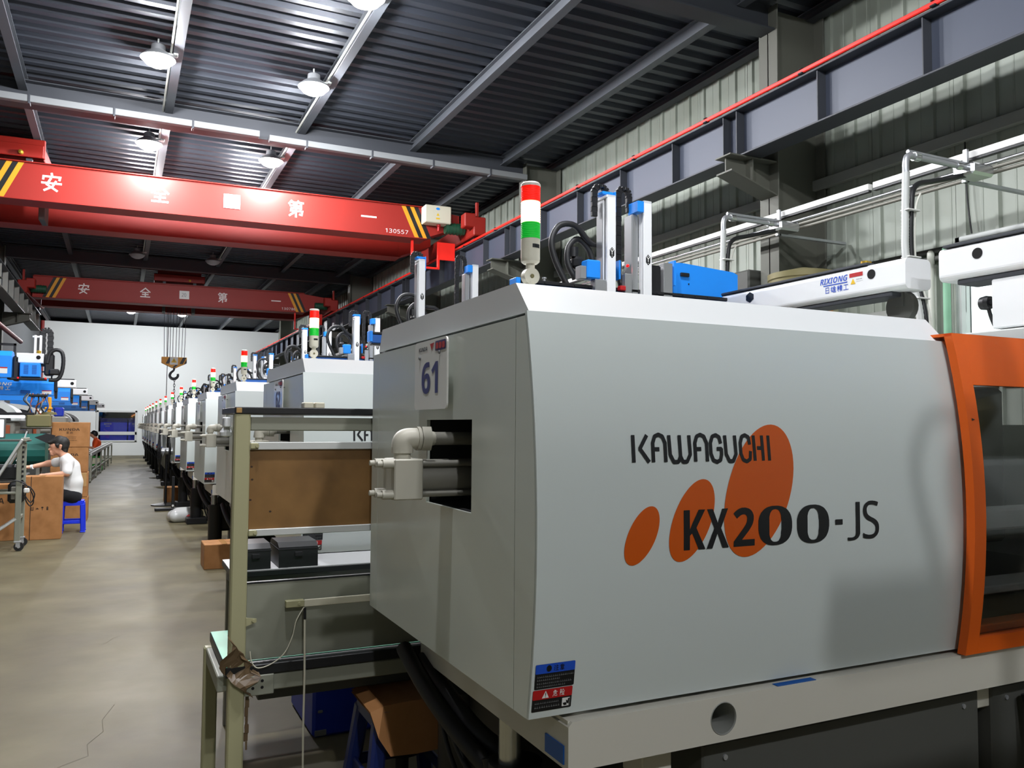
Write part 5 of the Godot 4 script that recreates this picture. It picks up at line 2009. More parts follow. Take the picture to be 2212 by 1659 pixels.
	bx(st, 0.92, 1.43, 0.24, 0.275, 4.26, 4.86, 0.008)
	ob("rim", st, "crate_blue", t)
	st = S()
	bx(st, 0.94, 1.0, 0.01, 0.04, 4.264, 4.27, 0.003)
	bx(st, 0.955, 0.98, 0.125, 0.14, 4.262, 4.27, 0.004)
	ob("label_holder", st, "print_grey", t)
	make_stool("plastic_stool", "dark navy plastic stool with cardboard on its seat beside the nearest machine", V(1.12, 0, 3.42), 0.435, 0.15, 0.2, "stool_navy")
	# cardboard laid over the seat, its flap hanging down in front
	st = S()
	var pts := [[-0.175, 0.0], [-0.12, 0.018], [0.0, 0.024], [0.12, 0.02], [0.18, 0.0]]
	for k in 4:
		var a = pts[k]
		var b = pts[k + 1]
		quad(st, Vector3(1.12 + a[0], 0.439 + a[1], -3.28), Vector3(1.12 + b[0], 0.439 + b[1], -3.28), Vector3(1.12 + b[0], 0.446 + b[1], -3.58), Vector3(1.12 + a[0], 0.446 + a[1], -3.58))
		quad(st, Vector3(1.12 + a[0], 0.434 + a[1], -3.58), Vector3(1.12 + b[0], 0.434 + b[1], -3.58), Vector3(1.12 + b[0], 0.433 + b[1], -3.28), Vector3(1.12 + a[0], 0.433 + a[1], -3.28))
		var fa := 0.0 if k > 0 else 0.06
		quad(st, Vector3(1.12 + a[0] * 0.92, 0.3 - a[1] + fa, -3.205), Vector3(1.12 + b[0] * 0.92, 0.3 - b[1], -3.205), Vector3(1.12 + b[0], 0.439 + b[1], -3.28), Vector3(1.12 + a[0], 0.439 + a[1], -3.28))
		quad(st, Vector3(1.12 + a[0], 0.433 + a[1], -3.284), Vector3(1.12 + b[0], 0.433 + b[1], -3.284), Vector3(1.12 + b[0] * 0.92, 0.3 - b[1], -3.21), Vector3(1.12 + a[0] * 0.92, 0.3 - a[1] + fa, -3.21))
	tag(ob("cardboard_sheet", st, "carton"), "brown cardboard sheet bent over the navy stool", "cardboard")
	st = S()
	lathe(st, V(1.17, 0.16, 3.55), Vector3.UP, [[0.0, 0.0], [0.09, 0.0], [0.105, 0.03], [0.105, 0.08], [0.0, 0.08]], 20)
	cyl(st, V(1.17, 0.0, 3.55), V(1.17, 0.16, 3.55), 0.03, -1, 12)
	bx(st, 1.05, 1.29, 0.0, 0.02, 3.43, 3.67, 0.008)
	tag(ob("foot_pedestal", st, "black"), "round black pedestal on the floor behind the navy stool", "pedestal")

# a square plastic stool: seat, four splayed legs, rungs
func make_stool(n, label, at: Vector3, h, top, foot, m, group := ""):
	var t = thing(n, label, "stool", at, group)
	var st := S()
	prism(st, rrect(-top, -top, top, top, 0.03, 4), at + Vector3(0, h - 0.03, 0), Vector3.RIGHT, Vector3.FORWARD, Vector3(0, 0.03, 0))
	prism(st, rrect(-top - 0.008, -top - 0.008, top + 0.008, top + 0.008, 0.035, 4), at + Vector3(0, h - 0.065, 0), Vector3.RIGHT, Vector3.FORWARD, Vector3(0, 0.04, 0))
	ob("seat", st, m, t)
	for sx in [-1, 1]:
		for sz in [-1, 1]:
			st = S()
			var a := at + Vector3(sx * (top - 0.02), h - 0.04, sz * (top - 0.02))
			var b := at + Vector3(sx * (foot - 0.02), 0.012, sz * (foot - 0.02))
			bar(st, b, a, 0.062, 0.062, 0.012, Vector3.BACK)
			bx(st, b.x - 0.036, b.x + 0.036, 0, 0.02, -b.z - 0.036, -b.z + 0.036, 0.006)
			ob("leg", st, m, t)
	st = S()
	var r := lerpf(foot, top, 0.35) - 0.02
	var y: float = h * 0.33
	for s in [-1, 1]:
		bar(st, at + Vector3(-r, y, s * r), at + Vector3(r, y, s * r), 0.02, 0.05, 0.006)
		bar(st, at + Vector3(s * r, y, -r), at + Vector3(s * r, y, r), 0.02, 0.05, 0.006)
	ob("rungs", st, m, t)
	return t

# ---------------------------------------------------------------- things along the right edge of the aisle
func build_floor_things():
	var st := S()
	carton("floor_carton", "brown carton on the floor beside the white-topped bench", 0.875, 1.3, 0.0, 0.27, 9.6, 10.0, "")
	# plastic sack
	st = S()
	blob(st, [[V(0.86, 0.1, 14.35), V(1.18, 0.11, 14.4), 0.1, 0.11], [V(0.84, 0.09, 14.5), V(1.2, 0.1, 14.52), 0.1, 0.1], [V(0.9, 0.14, 14.42), V(1.1, 0.15, 14.45), 0.09, 0.085]], 0.022, 0.05)
	var sack = tag(ob("plastic_sack", st, "film"), "clear white plastic sack lying at the aisle edge", "sack")
	st = S()
	blob(st, [[V(1.06, 0.07, 14.27), V(1.12, 0.05, 14.27), 0.06, 0.05, Vector3(1, 1, 0.35)]], 0.015, 0.02)
	ob("red_patch", st, "print_red", sack)
	# black T-foot stand
	st = S()
	bx(st, 0.9, 0.95, 0.04, 0.62, 16.3, 16.35, 0.004)
	var post = thing("stand_post", "black upright post on a flat foot at the aisle edge", "stand", V(0.92, 0, 16.3))
	ob("post", st, "black", post)
	st = S()
	bx(st, 0.62, 1.15, 0.0, 0.05, 16.26, 16.4, 0.008)
	ob("foot", st, "black", post)
	st = S()
	cyl(st, V(0.925, 0.09, 16.29), V(0.925, 0.09, 16.28), 0.02, -1, 12)
	ob("bolt_cap", st, "print_white", post)
	carton("open_carton", "small open carton with a light top under the machines past the black post", 0.86, 1.2, 0.0, 0.3, 18.0, 18.4, "")
	# big floor fan
	var c := V(0.8, 1.05, 17.4)
	var fan = thing("floor_fan", "large black-grilled floor fan among the far machines", "fan", V(0.8, 0, 17.4))
	st = S()
	for r in [0.42, 0.34, 0.25, 0.16, 0.07]:
		for z in [-0.09, 0.09]:
			var ring := []
			for k in 33:
				ring.append(c + Vector3(z * (1.0 - r * 0.9) * 1.4, r * sin(TAU * k / 32), r * cos(TAU * k / 32)))
			tube(st, ring, 0.008 if r < 0.4 else 0.014, 5)
	for k in 24:
		var a := TAU * k / 24
		for z in [-0.09, 0.09]:
			cyl(st, c + Vector3(z * 1.3, 0.07 * sin(a), 0.07 * cos(a)), c + Vector3(z * 0.85, 0.42 * sin(a), 0.42 * cos(a)), 0.004, -1, 5, false)
	ob("grille", st, "black", fan)
	st = S()
	cyl(st, c + Vector3(-0.05, 0, 0), c + Vector3(0.16, 0, 0), 0.07, -1, 14)
	for k in 3:
		var a := TAU * k / 3
		var e := Vector3(0, sin(a), cos(a))
		var s2 := Vector3(0, cos(a), -sin(a))
		quad(st, c + e * 0.06 - s2 * 0.04 + Vector3(-0.03, 0, 0), c + e * 0.36 - s2 * 0.1 + Vector3(-0.04, 0, 0), c + e * 0.36 + s2 * 0.1 + Vector3(0.04, 0, 0), c + e * 0.06 + s2 * 0.05 + Vector3(0.03, 0, 0))
	ob("blades", st, "alu", fan)
	st = S()
	cyl(st, V(0.85, 0.03, 17.4), V(0.85, 0.98, 17.4), 0.025, -1, 10)
	lathe(st, V(0.85, 0.0, 17.4), Vector3.UP, [[0.26, 0.0], [0.26, 0.02], [0.05, 0.05], [0.0, 0.05]], 20)
	ob("pedestal", st, "black", fan)

func carton(n, label, x0, x1, y0, y1, d0, d1, print_text, group := ""):
	var t = thing(n, label, "box", V((x0 + x1) / 2, y0, (d0 + d1) / 2), group)
	var st := S()
	bx(st, x0, x1, y0, y1, d0, d1, 0.006)
	var b = ob("body", st, "carton", t)
	st = S()
	bx(st, (x0 + x1) / 2 - 0.03, (x0 + x1) / 2 + 0.03, y1, y1 + 0.0015, d0 + 0.002, d1 - 0.002)
	bx(st, x0 + 0.004, x1 - 0.004, y1 - 0.004, y1 + 0.001, (d0 + d1) / 2 - 0.002, (d0 + d1) / 2 + 0.002)
	ob("tape", st, "tape_clear", b)
	if print_text != "":
		var w: float = x1 - x0
		var h: float = y1 - y0
		var f := plane_map(V(x0, y0, d0 - 0.0015), Vector3.RIGHT, Vector3.UP)
		st = S()
		text(st, print_text, w * 0.2, w * 0.74, h * 0.66, h * 0.76, f, Vector3.BACK, "Droid Sans|700")
		han(st, "昆达", w * 0.38, h * 0.54, w * 0.08, h * 0.09, w * 0.02, 10, f, Vector3.BACK)
		small_lines(st, [[w * 0.2, w * 0.64, h * 0.4, h * 0.035], [w * 0.24, w * 0.64, h * 0.33, h * 0.035], [w * 0.24, w * 0.66, h * 0.26, h * 0.035]], f, Vector3.BACK)
		ob("print", st, "print_brown", b)
	return t

# ---------------------------------------------------------------- left side of the aisle
func left_robot(label, x_end, d, with_text := true):
	# blue beam cover running across, its white end sticking out towards the aisle
	var t = thing("transfer_robot", label, "robot", V(x_end - 0.9, 1.9, d), "blue beam robots over the left row")
	var st := S()
	prism_x(st, [Vector2(d - 0.16, 2.05), Vector2(d + 0.16, 2.05), Vector2(d + 0.16, 2.3), Vector2(d + 0.1, 2.335), Vector2(d - 0.06, 2.335), Vector2(d - 0.13, 2.31), Vector2(d - 0.16, 2.25)], x_end - 1.6, x_end)
	var c = ob("blue_cover", st, "robot_blue", t)
	var f := plane_map(V(x_end, 2.05, d - 0.1612), Vector3.RIGHT, Vector3.UP)
	if with_text:
		st = S()
		text(st, "RIXIONG", -1.02, -0.61, 0.155, 0.205, f, Vector3.BACK, "Droid Sans|700", 0.25)
		han(st, "日雄精工", -1.0, 0.075, 0.07, 0.065, 0.03, 13, f, Vector3.BACK)
		ob("lettering", st, "print_white", c)
	st = S()
	fill(st, [rrect(-0.17, 0.02, -0.03, 0.085, 0.003)], f, Vector3.BACK)
	ob("sticker", st, "print_white", c)
	st = S()
	fill(st, [rrect(-0.17, 0.07, -0.03, 0.085, 0.002)], plane_map(V(x_end, 2.05, d - 0.1624), Vector3.RIGHT, Vector3.UP), Vector3.BACK)
	ob("sticker_band", st, "print_red", c)
	st = S()
	for k in 6:
		bx(st, x_end - 0.48, x_end - 0.34, 2.075 + k * 0.01, 2.08 + k * 0.01, d - 0.164, d - 0.16)
	ob("vent", st, "robot_blue_dark", c)
	st = S()
	bx(st, x_end, x_end + 0.05, 2.12, 2.32, d - 0.1, d + 0.1, 0.01)
	bx(st, x_end + 0.01, x_end + 0.05, 2.0, 2.15, d - 0.06, d + 0.02, 0.01)
	bx(st, x_end - 0.5, x_end + 0.3, 2.33, 2.345, d - 0.02, d + 0.03)
	ob("slide", st, "black", t)
	st = S()
	prism_x(st, rrect(d - 0.08, 2.19, d + 0.08, 2.325, 0.02, 3), x_end + 0.04, x_end + 0.33)
	var e = ob("beam_end", st, "robot_white", t)
	st = S()
	cyl(st, V(x_end + 0.27, 2.265, d - 0.079), V(x_end + 0.27, 2.265, d - 0.083), 0.028, -1, 16)
	ob("end_hole", st, "dark_hole", e)
	st = S()
	bx(st, x_end - 1.5, x_end - 1.2, 1.6, 2.05, d - 0.15, d + 0.15, 0.01)
	ob("stand", st, "hop_white", t)
	return t

func left_machine(label, d):
	var t = thing("press_machine", label, "machine", V(-2.4, 0, d), "machines in the left row")
	var st := S()
	bx(st, -2.9, -1.35, 0.0, 0.75, d - 0.6, d + 0.6, 0.02)
	ob("base", st, "cabinet_dark", t)
	st = S()
	bx(st, -2.9, -1.75, 0.75, 1.62, d - 0.55, d + 0.55, 0.02)
	ob("cover", st, "steel_web", t)
	st = S()
	bx(st, -1.75, -1.5, 0.9, 1.6, d - 0.4, d + 0.4, 0.02)
	for k in 3:
		cyl(st, V(-1.5, 1.1 + k * 0.16, d - 0.2), V(-1.32, 1.1 + k * 0.16, d - 0.2), 0.05, -1, 12)
	ob("clamp_block", st, "iron_grey", t)
	# curved light guard on top with a dark opening
	var arc := PackedVector2Array()
	for k in 13:
		var a := PI * k / 12
		arc.append(Vector2(-2.05 + 0.62 * cos(a), 1.62 + 0.36 * sin(a)))
	st = S()
	prism_d(st, arc, d + 0.45, d - 0.45)
	ob("arched_guard", st, "hop_white", t)
	arc = PackedVector2Array()
	for k in 13:
		var a := PI * k / 12
		arc.append(Vector2(-1.95 + 0.4 * cos(a), 1.625 + 0.25 * sin(a)))
	st = S()
	prism_d(st, arc, d - 0.452, d - 0.47)
	ob("guard_opening", st, "black", t)
	st = S()
	bx(st, -1.62, -1.56, 0.95, 1.55, d - 0.48, d - 0.42, 0.006)
	ob("copper_bar", st, "copper", t)
	return t

func build_left_side():
	var st := S()
	# near robot with raised blue block, white beam and vented box
	var t = thing("column_robot", "near left robot with white columns, vented blue box and a black hose loop", "robot", V(-1.5, 1.9, 15.2))
	var d := 15.2
	st = S()
	prism_x(st, [Vector2(d - 0.2, 2.3), Vector2(d + 0.2, 2.3), Vector2(d + 0.2, 2.68), Vector2(d + 0.12, 2.72), Vector2(d - 0.1, 2.72), Vector2(d - 0.2, 2.64)], -2.8, -1.56)
	var bb = ob("blue_block", st, "robot_blue", t)
	var f := plane_map(V(-1.56, 2.3, d - 0.2012), Vector3.RIGHT, Vector3.UP)
	st = S()
	fill(st, [rrect(-0.24, 0.06, -0.05, 0.16, 0.004)], f, Vector3.BACK)
	ob("sticker", st, "print_white", bb)
	st = S()
	fill(st, [rrect(-0.24, 0.14, -0.05, 0.16, 0.002)], plane_map(V(-1.56, 2.3, d - 0.2024), Vector3.RIGHT, Vector3.UP), Vector3.BACK)
	ob("sticker_band", st, "print_red", bb)
	st = S()
	fill(st, [PackedVector2Array([Vector2(-0.22, 0.075), Vector2(-0.165, 0.075), Vector2(-0.19, 0.125)])], plane_map(V(-1.56, 2.3, d - 0.2024), Vector3.RIGHT, Vector3.UP), Vector3.BACK)
	ob("warning_triangle", st, "print_yellow", bb)
	st = S()
	prism_x(st, rrect(d - 0.1, 2.54, d + 0.1, 2.7, 0.02, 3), -1.5, -1.13)
	var wb = ob("white_beam", st, "robot_white", t)
	st = S()
	cyl(st, V(-1.2, 2.635, d - 0.099), V(-1.2, 2.635, d - 0.104), 0.032, -1, 18)
	ob("end_hole", st, "dark_hole", wb)
	st = S()
	bx(st, -1.45, -1.165, 2.32, 2.535, d - 0.14, d + 0.12, 0.008)
	var vb = ob("vented_box", st, "robot_blue", t)
	st = S()
	for c in 2:
		for k in 11:
			bx(st, -1.395 + c * 0.115, -1.33 + c * 0.115, 2.365 + k * 0.0135, 2.371 + k * 0.0135, d - 0.144, d - 0.14)
	ob("louvres", st, "robot_blue_dark", vb)
	st = S()
	for x in [-1.275, -1.2]:
		bx(st, x, x + 0.035, 2.7, 3.0, d - 0.03, d + 0.02, 0.004)
	bx(st, -1.3, -1.165, 2.96, 2.99, d - 0.02, d + 0.02, 0.004)
	ob("white_column", st, "robot_white", t)
	st = S()
	lathe(st, V(-1.2, 2.7, d - 0.05), Vector3.UP, [[0.03, 0.0], [0.035, 0.04], [0.02, 0.05], [0.0, 0.05]], 12)
	ob("brass_fitting", st, "brass", t)
	st = S()
	var ch := []
	for k in 12:
		ch.append(V(-1.16, 2.5 + k * 0.045, d + 0.06))
	for k in 7:
		ch.append(V(-1.105 - 0.055 * cos(PI * k / 6.0), 3.04 + 0.06 * sin(PI * k / 6.0), d + 0.06))
	for k in 12:
		ch.append(V(-1.05, 3.0 - k * 0.045, d + 0.06))
	chain_links(st, ch, 0.09, 0.05)
	bx(st, -1.12, -0.98, 2.35, 2.7, d - 0.05, d + 0.1, 0.02)
	bx(st, -1.05, -0.9, 2.36, 2.46, d - 0.1, d, 0.02)
	bx(st, -1.55, -1.46, 2.25, 2.65, d - 0.1, d + 0.1, 0.02)
	ob("cable_chain", st, "black", t)
	st = S()
	tube(st, spline([V(-1.08, 2.55, d - 0.05), V(-1.05, 2.7, d - 0.05), V(-0.97, 2.77, d - 0.05), V(-0.88, 2.74, d - 0.05), V(-0.85, 2.6, d - 0.05), V(-0.87, 2.4, d - 0.05), V(-0.93, 2.29, d - 0.05), V(-1.05, 2.28, d - 0.05)], 7), 0.03, 10, 0.06)
	ob("hose_loop", st, "rubber", t)
	st = S()
	bx(st, -1.62, -1.08, 2.27, 2.31, d - 0.12, d + 0.14, 0.008)
	bx(st, -2.4, -2.1, 1.7, 2.3, d - 0.14, d + 0.14, 0.01)
	ob("carriage", st, "black", t)
	st = S()
	for x in [-1.47, -1.09]:
		lathe(st, V(x, 2.3, d - 0.13), Vector3.BACK, [[0.014, 0.0], [0.01, 0.012], [0.0, 0.014]], 10)
	ob("status_lamp", st, "led_red", t)
	left_robot("long blue beam robot with white lettering, nearest on the left", -1.02, 16.0)
	left_robot("second blue beam robot on the left, just past the lettered one", -0.965, 20.0, false)
	left_robot("third blue beam robot on the left, darker and farther", -1.0, 25.2)
	left_robot("fourth small blue beam robot on the left before the partition", -0.98, 31.0, false)
	left_robot("farthest small blue beam robot on the left, by the far window", -0.88, 36.5, false)
	var dl := [15.6, 20.2, 25.4, 31.2, 36.6]
	for k in 5:
		left_machine("%s grey machine from the camera in the left row" % ORD[k], dl[k])
	# mould insert with coloured hoses and a yellow part on the near left machine
	t = thing("mould_block", "open mould with tangled hoses and yellow part on the near left machine", "mould", V(-1.2, 1.5, 15.0))
	st = S()
	bx(st, -1.32, -0.98, 1.52, 1.72, 14.85, 15.2, 0.02)
	cyl(st, V(-1.02, 1.72, 15.0), V(-1.02, 1.76, 15.0), 0.12, 0.1, 18)
	ob("block", st, "lid_olive", t)
	st = S()
	bx(st, -1.04, -0.99, 1.76, 2.0, 14.95, 15.05, 0.01)
	bx(st, -1.08, -0.97, 1.8, 1.84, 14.93, 14.98, 0.01)
	ob("yellow_part", st, "crane_yellow", t)
	var rng := RandomNumberGenerator.new()
	rng.seed = 4
	for k in 9:
		st = S()
		var x := -1.34 + 0.035 * k
		tube(st, spline([V(x, 1.72, 14.95), V(x + rng.randf_range(-0.08, 0.08), 1.84, 14.9), V(x + rng.randf_range(-0.06, 0.06), 1.95, 14.92), V(x + 0.02, 2.05, 15.0)], 5), 0.011, 6)
		ob("hose", st, ["rubber", "iron_grey", "copper", "robot_blue_dark"][k % 4], t)
	st = S()
	bx(st, -1.3, -1.05, 2.0, 2.04, 14.9, 15.1, 0.01)
	ob("gripper_plate", st, "black", t)
	t = thing("blue_case", "small dark blue case past the yellow part on the left", "case", V(-0.92, 1.72, 16.6))
	st = S()
	bx(st, -1.05, -0.9, 1.7, 1.86, 16.5, 16.8, 0.02)
	ob("body", st, "crate_blue", t)
	st = S()
	bx(st, -2.2, -0.85, 1.48, 1.7, 16.4, 17.2, 0.02)
	ob("support", st, "iron_grey", t)
	# inspection lamp and screens near the left edge
	t = thing("bench_lamp", "bright tube lamp over the inspection table at the left edge", "lamp", V(-1.6, 1.1, 13.6))
	st = S()
	bx(st, -1.95, -1.1, 1.70, 1.735, 13.52, 13.66, 0.006)
	ob("hood", st, "black", t)
	st = S()
	cyl(st, V(-1.9, 1.675, 13.58), V(-1.22, 1.675, 13.58), 0.02, -1, 12)
	ob("tube_lamp", st, "tube_lit", t)
	st = S()
	bx(st, -1.88, -1.84, 0.82, 1.7, 13.6, 13.64, 0.004)
	ob("post", st, "iron_grey", t)
	var al := AreaLight3D.new()
	al.name = "tube_light"
	al.area_size = Vector2(0.7, 0.04)
	al.light_energy = 0.35
	al.shadow_enabled = true
	t.add_child(al)
	al.rotation.x = -PI / 2
	al.position = Vector3(0.05, 0.54, 0.02)
	t = thing("monitor", "white lit monitor panel at the left edge", "monitor", V(-1.42, 1.3, 12.6))
	st = S()
	bx(st, -1.7, -1.36, 1.4, 1.63, 12.5, 12.53, 0.006)
	ob("panel", st, "screen_white", t)
	st = S()
	bx(st, -1.72, -1.34, 1.385, 1.645, 12.531, 12.56, 0.006)
	bx(st, -1.55, -1.5, 1.0, 1.45, 12.56, 12.58, 0.004)
	bx(st, -1.75, -1.05, 1.345, 1.37, 12.4, 12.65, 0.004)
	ob("shell", st, "cabinet_dark", t)
	# work table behind the cartons
	t = thing("work_table", "low table with dark trays behind the front carton", "table", V(-1.25, 0, 13.6))
	st = S()
	bx(st, -1.95, -0.8, 0.76, 0.8, 13.25, 14.15, 0.006)
	ob("top", st, "cabinet_dark", t)
	for x in [-1.9, -0.85]:
		for q in [13.3, 14.1]:
			st = S()
			bx(st, x - 0.02, x + 0.02, 0, 0.76, q - 0.02, q + 0.02)
			ob("leg", st, "iron_grey", t)
	st = S()
	bx(st, -1.2, -0.95, 0.8, 0.83, 13.4, 13.7, 0.006)
	bx(st, -1.75, -1.35, 0.8, 0.92, 13.4, 13.9, 0.01)
	tag(ob("parts_tray", st, "black"), "black parts tray on the low table before the seated man", "tray")
	# green conveyor belt behind the seated man
	t = thing("belt_conveyor", "wide dark green belt conveyor with pale blue side guide behind the seated man", "conveyor", V(-1.5, 0, 14.9))
	st = S()
	var bel := PackedVector2Array()
	for k in 9:
		var a := PI / 2 + PI * k / 8
		bel.append(Vector2(14.45 + 0.24 * cos(a), 1.18 + 0.24 * sin(a)))
	for k in 9:
		var a := -PI / 2 + PI * k / 8
		bel.append(Vector2(14.68 + 0.24 * cos(a), 1.18 + 0.24 * sin(a)))
	prism_x(st, bel, -2.4, -1.0)
	ob("belt", st, "belt_green", t)
	st = S()
	bar(st, V(-1.36, 1.02, 14.18), V(-1.24, 1.46, 14.18), 0.012, 0.14, 0.003, Vector3.BACK)
	ob("side_guide", st, "laminate_white", t)
	st = S()
	prism_d(st, [Vector2(-1.14, 1.37), Vector2(-0.94, 1.27), Vector2(-0.86, 1.4), Vector2(-0.98, 1.43)], 14.16, 14.14)
	ob("end_guard", st, "black", t)
	st = S()
	for x in [-2.3, -1.1]:
		for q in [14.4, 14.8]:
			bx(st, x - 0.025, x + 0.025, 0.0, 1.0, q - 0.025, q + 0.025, 0.004)
	ob("legs", st, "iron_grey", t)
	# cartons
	t = carton("big_carton", "tall brown carton standing in front of the seated man", -1.165, -0.685, 0.0, 0.86, 12.9, 13.25, "")
	st = S()
	var fp := plane_map(V(-1.165, 0.0, 12.8985), Vector3.RIGHT, Vector3.UP)
	for q in [[0.13, 0], [0.19, 1], [0.25, 2], [0.31, 3]]:
		var x: float = q[0]
		match q[1]:
			0:
				fill(st, [rrect(x - 0.015, 0.4, x - 0.006, 0.45, 0.001), rrect(x + 0.006, 0.4, x + 0.015, 0.45, 0.001), rrect(x - 0.015, 0.4, x + 0.015, 0.406, 0.001)], fp, Vector3.BACK)
			1:
				fill(st, [rrect(x - 0.018, 0.415, x + 0.018, 0.425, 0.001), disc(x, 0.428, 0.009, 0.006, 10)], fp, Vector3.BACK)
			2:
				fill(st, [rrect(x - 0.003, 0.4, x + 0.003, 0.425, 0.001), disc(x, 0.437, 0.014, 0.012, 12)], fp, Vector3.BACK)
			3:
				fill(st, [rrect(x - 0.011, 0.4, x + 0.011, 0.436, 0.002), PackedVector2Array([Vector2(x - 0.016, 0.438), Vector2(x + 0.016, 0.438), Vector2(x, 0.452)])], fp, Vector3.BACK)
	ob("handling_marks", st, "print_brown", t)
	st = S()
	bx(st, -1.06, -1.052, 0.0, 0.86, 12.897, 12.9)
	ob("board_joint", st, "print_brown", t)
	t = carton("left_carton", "brown printed carton at the left edge behind the wheeled frame", -1.85, -1.2, 0.0, 0.76, 12.95, 13.2, "KUNDA")
	var sx0 := -0.985
	carton("stacked_carton", "printed brown carton topmost of the stack behind the seated man", sx0, -0.44, 1.195, 1.6, 15.2, 15.65, "KUNDA", "carton stack")
	carton("stacked_carton", "printed brown carton second from top in the stack, partly behind the man", sx0 - 0.005, -0.45, 0.785, 1.19, 15.2, 15.66, "KUNDA", "carton stack")
	carton("stacked_carton", "brown carton third from top of the stack, beige flap folded out", sx0, -0.44, 0.38, 0.78, 15.2, 15.65, "", "carton stack")
	carton("stacked_carton", "brown carton at the bottom of the stack behind the blue stool", sx0 + 0.01, -0.43, 0.0, 0.375, 15.2, 15.65, "", "carton stack")
	st = S()
	box(st, Vector3(-0.16, -0.115, -0.003), Vector3(0.06, 0.115, 0.003), 0.0, Transform3D(Basis.from_euler(Vector3(0.25, 0, 0)), V(-0.52, 0.665, 15.17)))
	tag(ob("carton_flap", st, "carton_pale"), "pale beige carton flap sticking out behind the seated man's back", "cardboard")
	# wheeled frame with a sloping rail at the left edge
	t = thing("wheeled_frame", "grey wheeled metal frame with a sloping rail at the left edge", "cart", V(-1.105, 0, 11.9))
	for q in [11.9, 12.35]:
		st = S()
		bx(st, -1.14, -1.075, 0.12, 1.33, q - 0.025, q + 0.025, 0.006)
		ob("post", st, "panel_grey", t)
		st = S()
		bar(st, V(-1.62, 0.38, q - 0.04), V(-1.08, 1.385, q - 0.04), 0.03, 0.13, 0.006, Vector3.BACK)
		ob("sloping_rail", st, "galv_pale", t)
		st = S()
		bar(st, V(-1.6, 0.05, q), V(-1.12, 0.4, q), 0.03, 0.055, 0.006, Vector3.BACK)
		ob("brace", st, "galv_pale", t)
		st = S()
		bar(st, V(-1.8, 0.72, q), V(-1.12, 0.72, q), 0.03, 0.045, 0.006, Vector3.BACK)
		ob("cross_rail", st, "panel_grey", t)
		st = S()
		cyl(st, V(-1.085, 0.055, q - 0.018), V(-1.085, 0.055, q + 0.018), 0.055, -1, 20)
		var wh = ob("caster", st, "rubber", t)
		st = S()
		bx(st, -1.14, -1.06, 0.105, 0.125, q - 0.035, q + 0.035, 0.004)
		bx(st, -1.12, -1.07, 0.05, 0.115, q - 0.03, q - 0.022, 0.003)
		bx(st, -1.12, -1.07, 0.05, 0.115, q + 0.022, q + 0.03, 0.003)
		cyl(st, V(-1.085, 0.055, q - 0.034), V(-1.085, 0.055, q + 0.034), 0.018, -1, 12)
		ob("caster_fork", st, "galv", wh)
	st = S()
	for q in [[-1.107, 1.3], [-1.107, 0.4], [-1.107, 0.72]]:
		bar(st, V(q[0], q[1], 11.9), V(q[0], q[1], 12.35), 0.04, 0.04, 0.004)
	bx(st, -1.1, -1.05, 1.36, 1.4, 11.84, 12.4, 0.004)
	ob("tie_bars", st, "panel_grey", t)
	st = S()
	for k in 8:
		cyl(st, V(-1.07, 1.3 - k * 0.06, 11.87), V(-1.07, 1.27 - k * 0.06, 11.87), 0.012, -1, 8)
	ob("hanging_chain", st, "black", t)
	t = thing("motor_box", "dark drive motor with a coiled cable on the wheeled frame", "motor", V(-1.2, 0.6, 12.2))
	st = S()
	bx(st, -1.42, -1.15, 0.86, 1.06, 12.05, 12.3, 0.03)
	ob("drive_cover", st, "black", t)
	st = S()
	bx(st, -1.24, -1.06, 0.58, 0.84, 12.02, 12.3, 0.03)
	ob("body", st, "black", t)
	st = S()
	bx(st, -1.2, -1.1, 0.63, 0.79, 11.98, 12.02, 0.01)
	ob("plate", st, "iron_grey", t)
	st = S()
	tube(st, spline([V(-1.5, 0.7, 11.86), V(-1.4, 0.86, 11.85), V(-1.2, 0.88, 11.85), V(-1.05, 0.84, 11.85), V(-0.96, 0.72, 11.85), V(-0.94, 0.6, 11.85), V(-0.98, 0.56, 11.85), V(-1.03, 0.66, 11.85), V(-1.0, 0.8, 11.85), V(-0.93, 0.7, 11.85), V(-0.97, 0.6, 11.85), V(-1.04, 0.7, 11.85)], 7), 0.008, 6)
	ob("cable", st, "black", t)
	st = S()
	bx(st, -1.05, -0.985, 0.72, 0.78, 11.82, 11.86, 0.012)
	ob("plug", st, "print_white", t)
	# roller conveyor frame along the aisle, slightly askew
	t = thing("roller_conveyor", "grey roller conveyor frame along the left edge of the aisle", "conveyor", V(-0.55, 0, 30.0))
	var at := func(k, off, y): return V(lerpf(-0.66, -0.25, k) - off, y, lerpf(24.7, 36.0, k))
	for off in [0.0, 0.13]:
		st = S()
		bar(st, at.call(0.0, off, 0.74), at.call(1.0, off, 0.78), 0.04, 0.1, 0.006)
		ob("side_rail", st, "galv_pale", t)
		st = S()
		bar(st, at.call(0.0, off, 0.25), at.call(1.0, off, 0.25), 0.03, 0.06, 0.004)
		ob("lower_rail", st, "panel_grey", t)
		for k in 6:
			st = S()
			var q: Vector3 = at.call(k / 5.0, off, 0.0)
			bx(st, q.x - 0.025, q.x + 0.025, 0.1, 0.72, -q.z - 0.025, -q.z + 0.025, 0.004)
			cyl(st, q + Vector3(-0.02, 0.05, 0), q + Vector3(0.02, 0.05, 0), 0.05, -1, 14)
			ob("leg", st, "panel_grey", t)
	for k in 40:
		st = S()
		cyl(st, at.call(k / 39.0, 0.02, 0.76), at.call(k / 39.0, 0.11, 0.76), 0.03, -1, 8)
		ob("roller", st, "iron_grey", t)
	# fire pipe under the left runway
	st = S()
	cyl(st, V(-2.6, 3.88, 2.0), V(-2.6, 3.88, 27.0), 0.06, -1, 14)
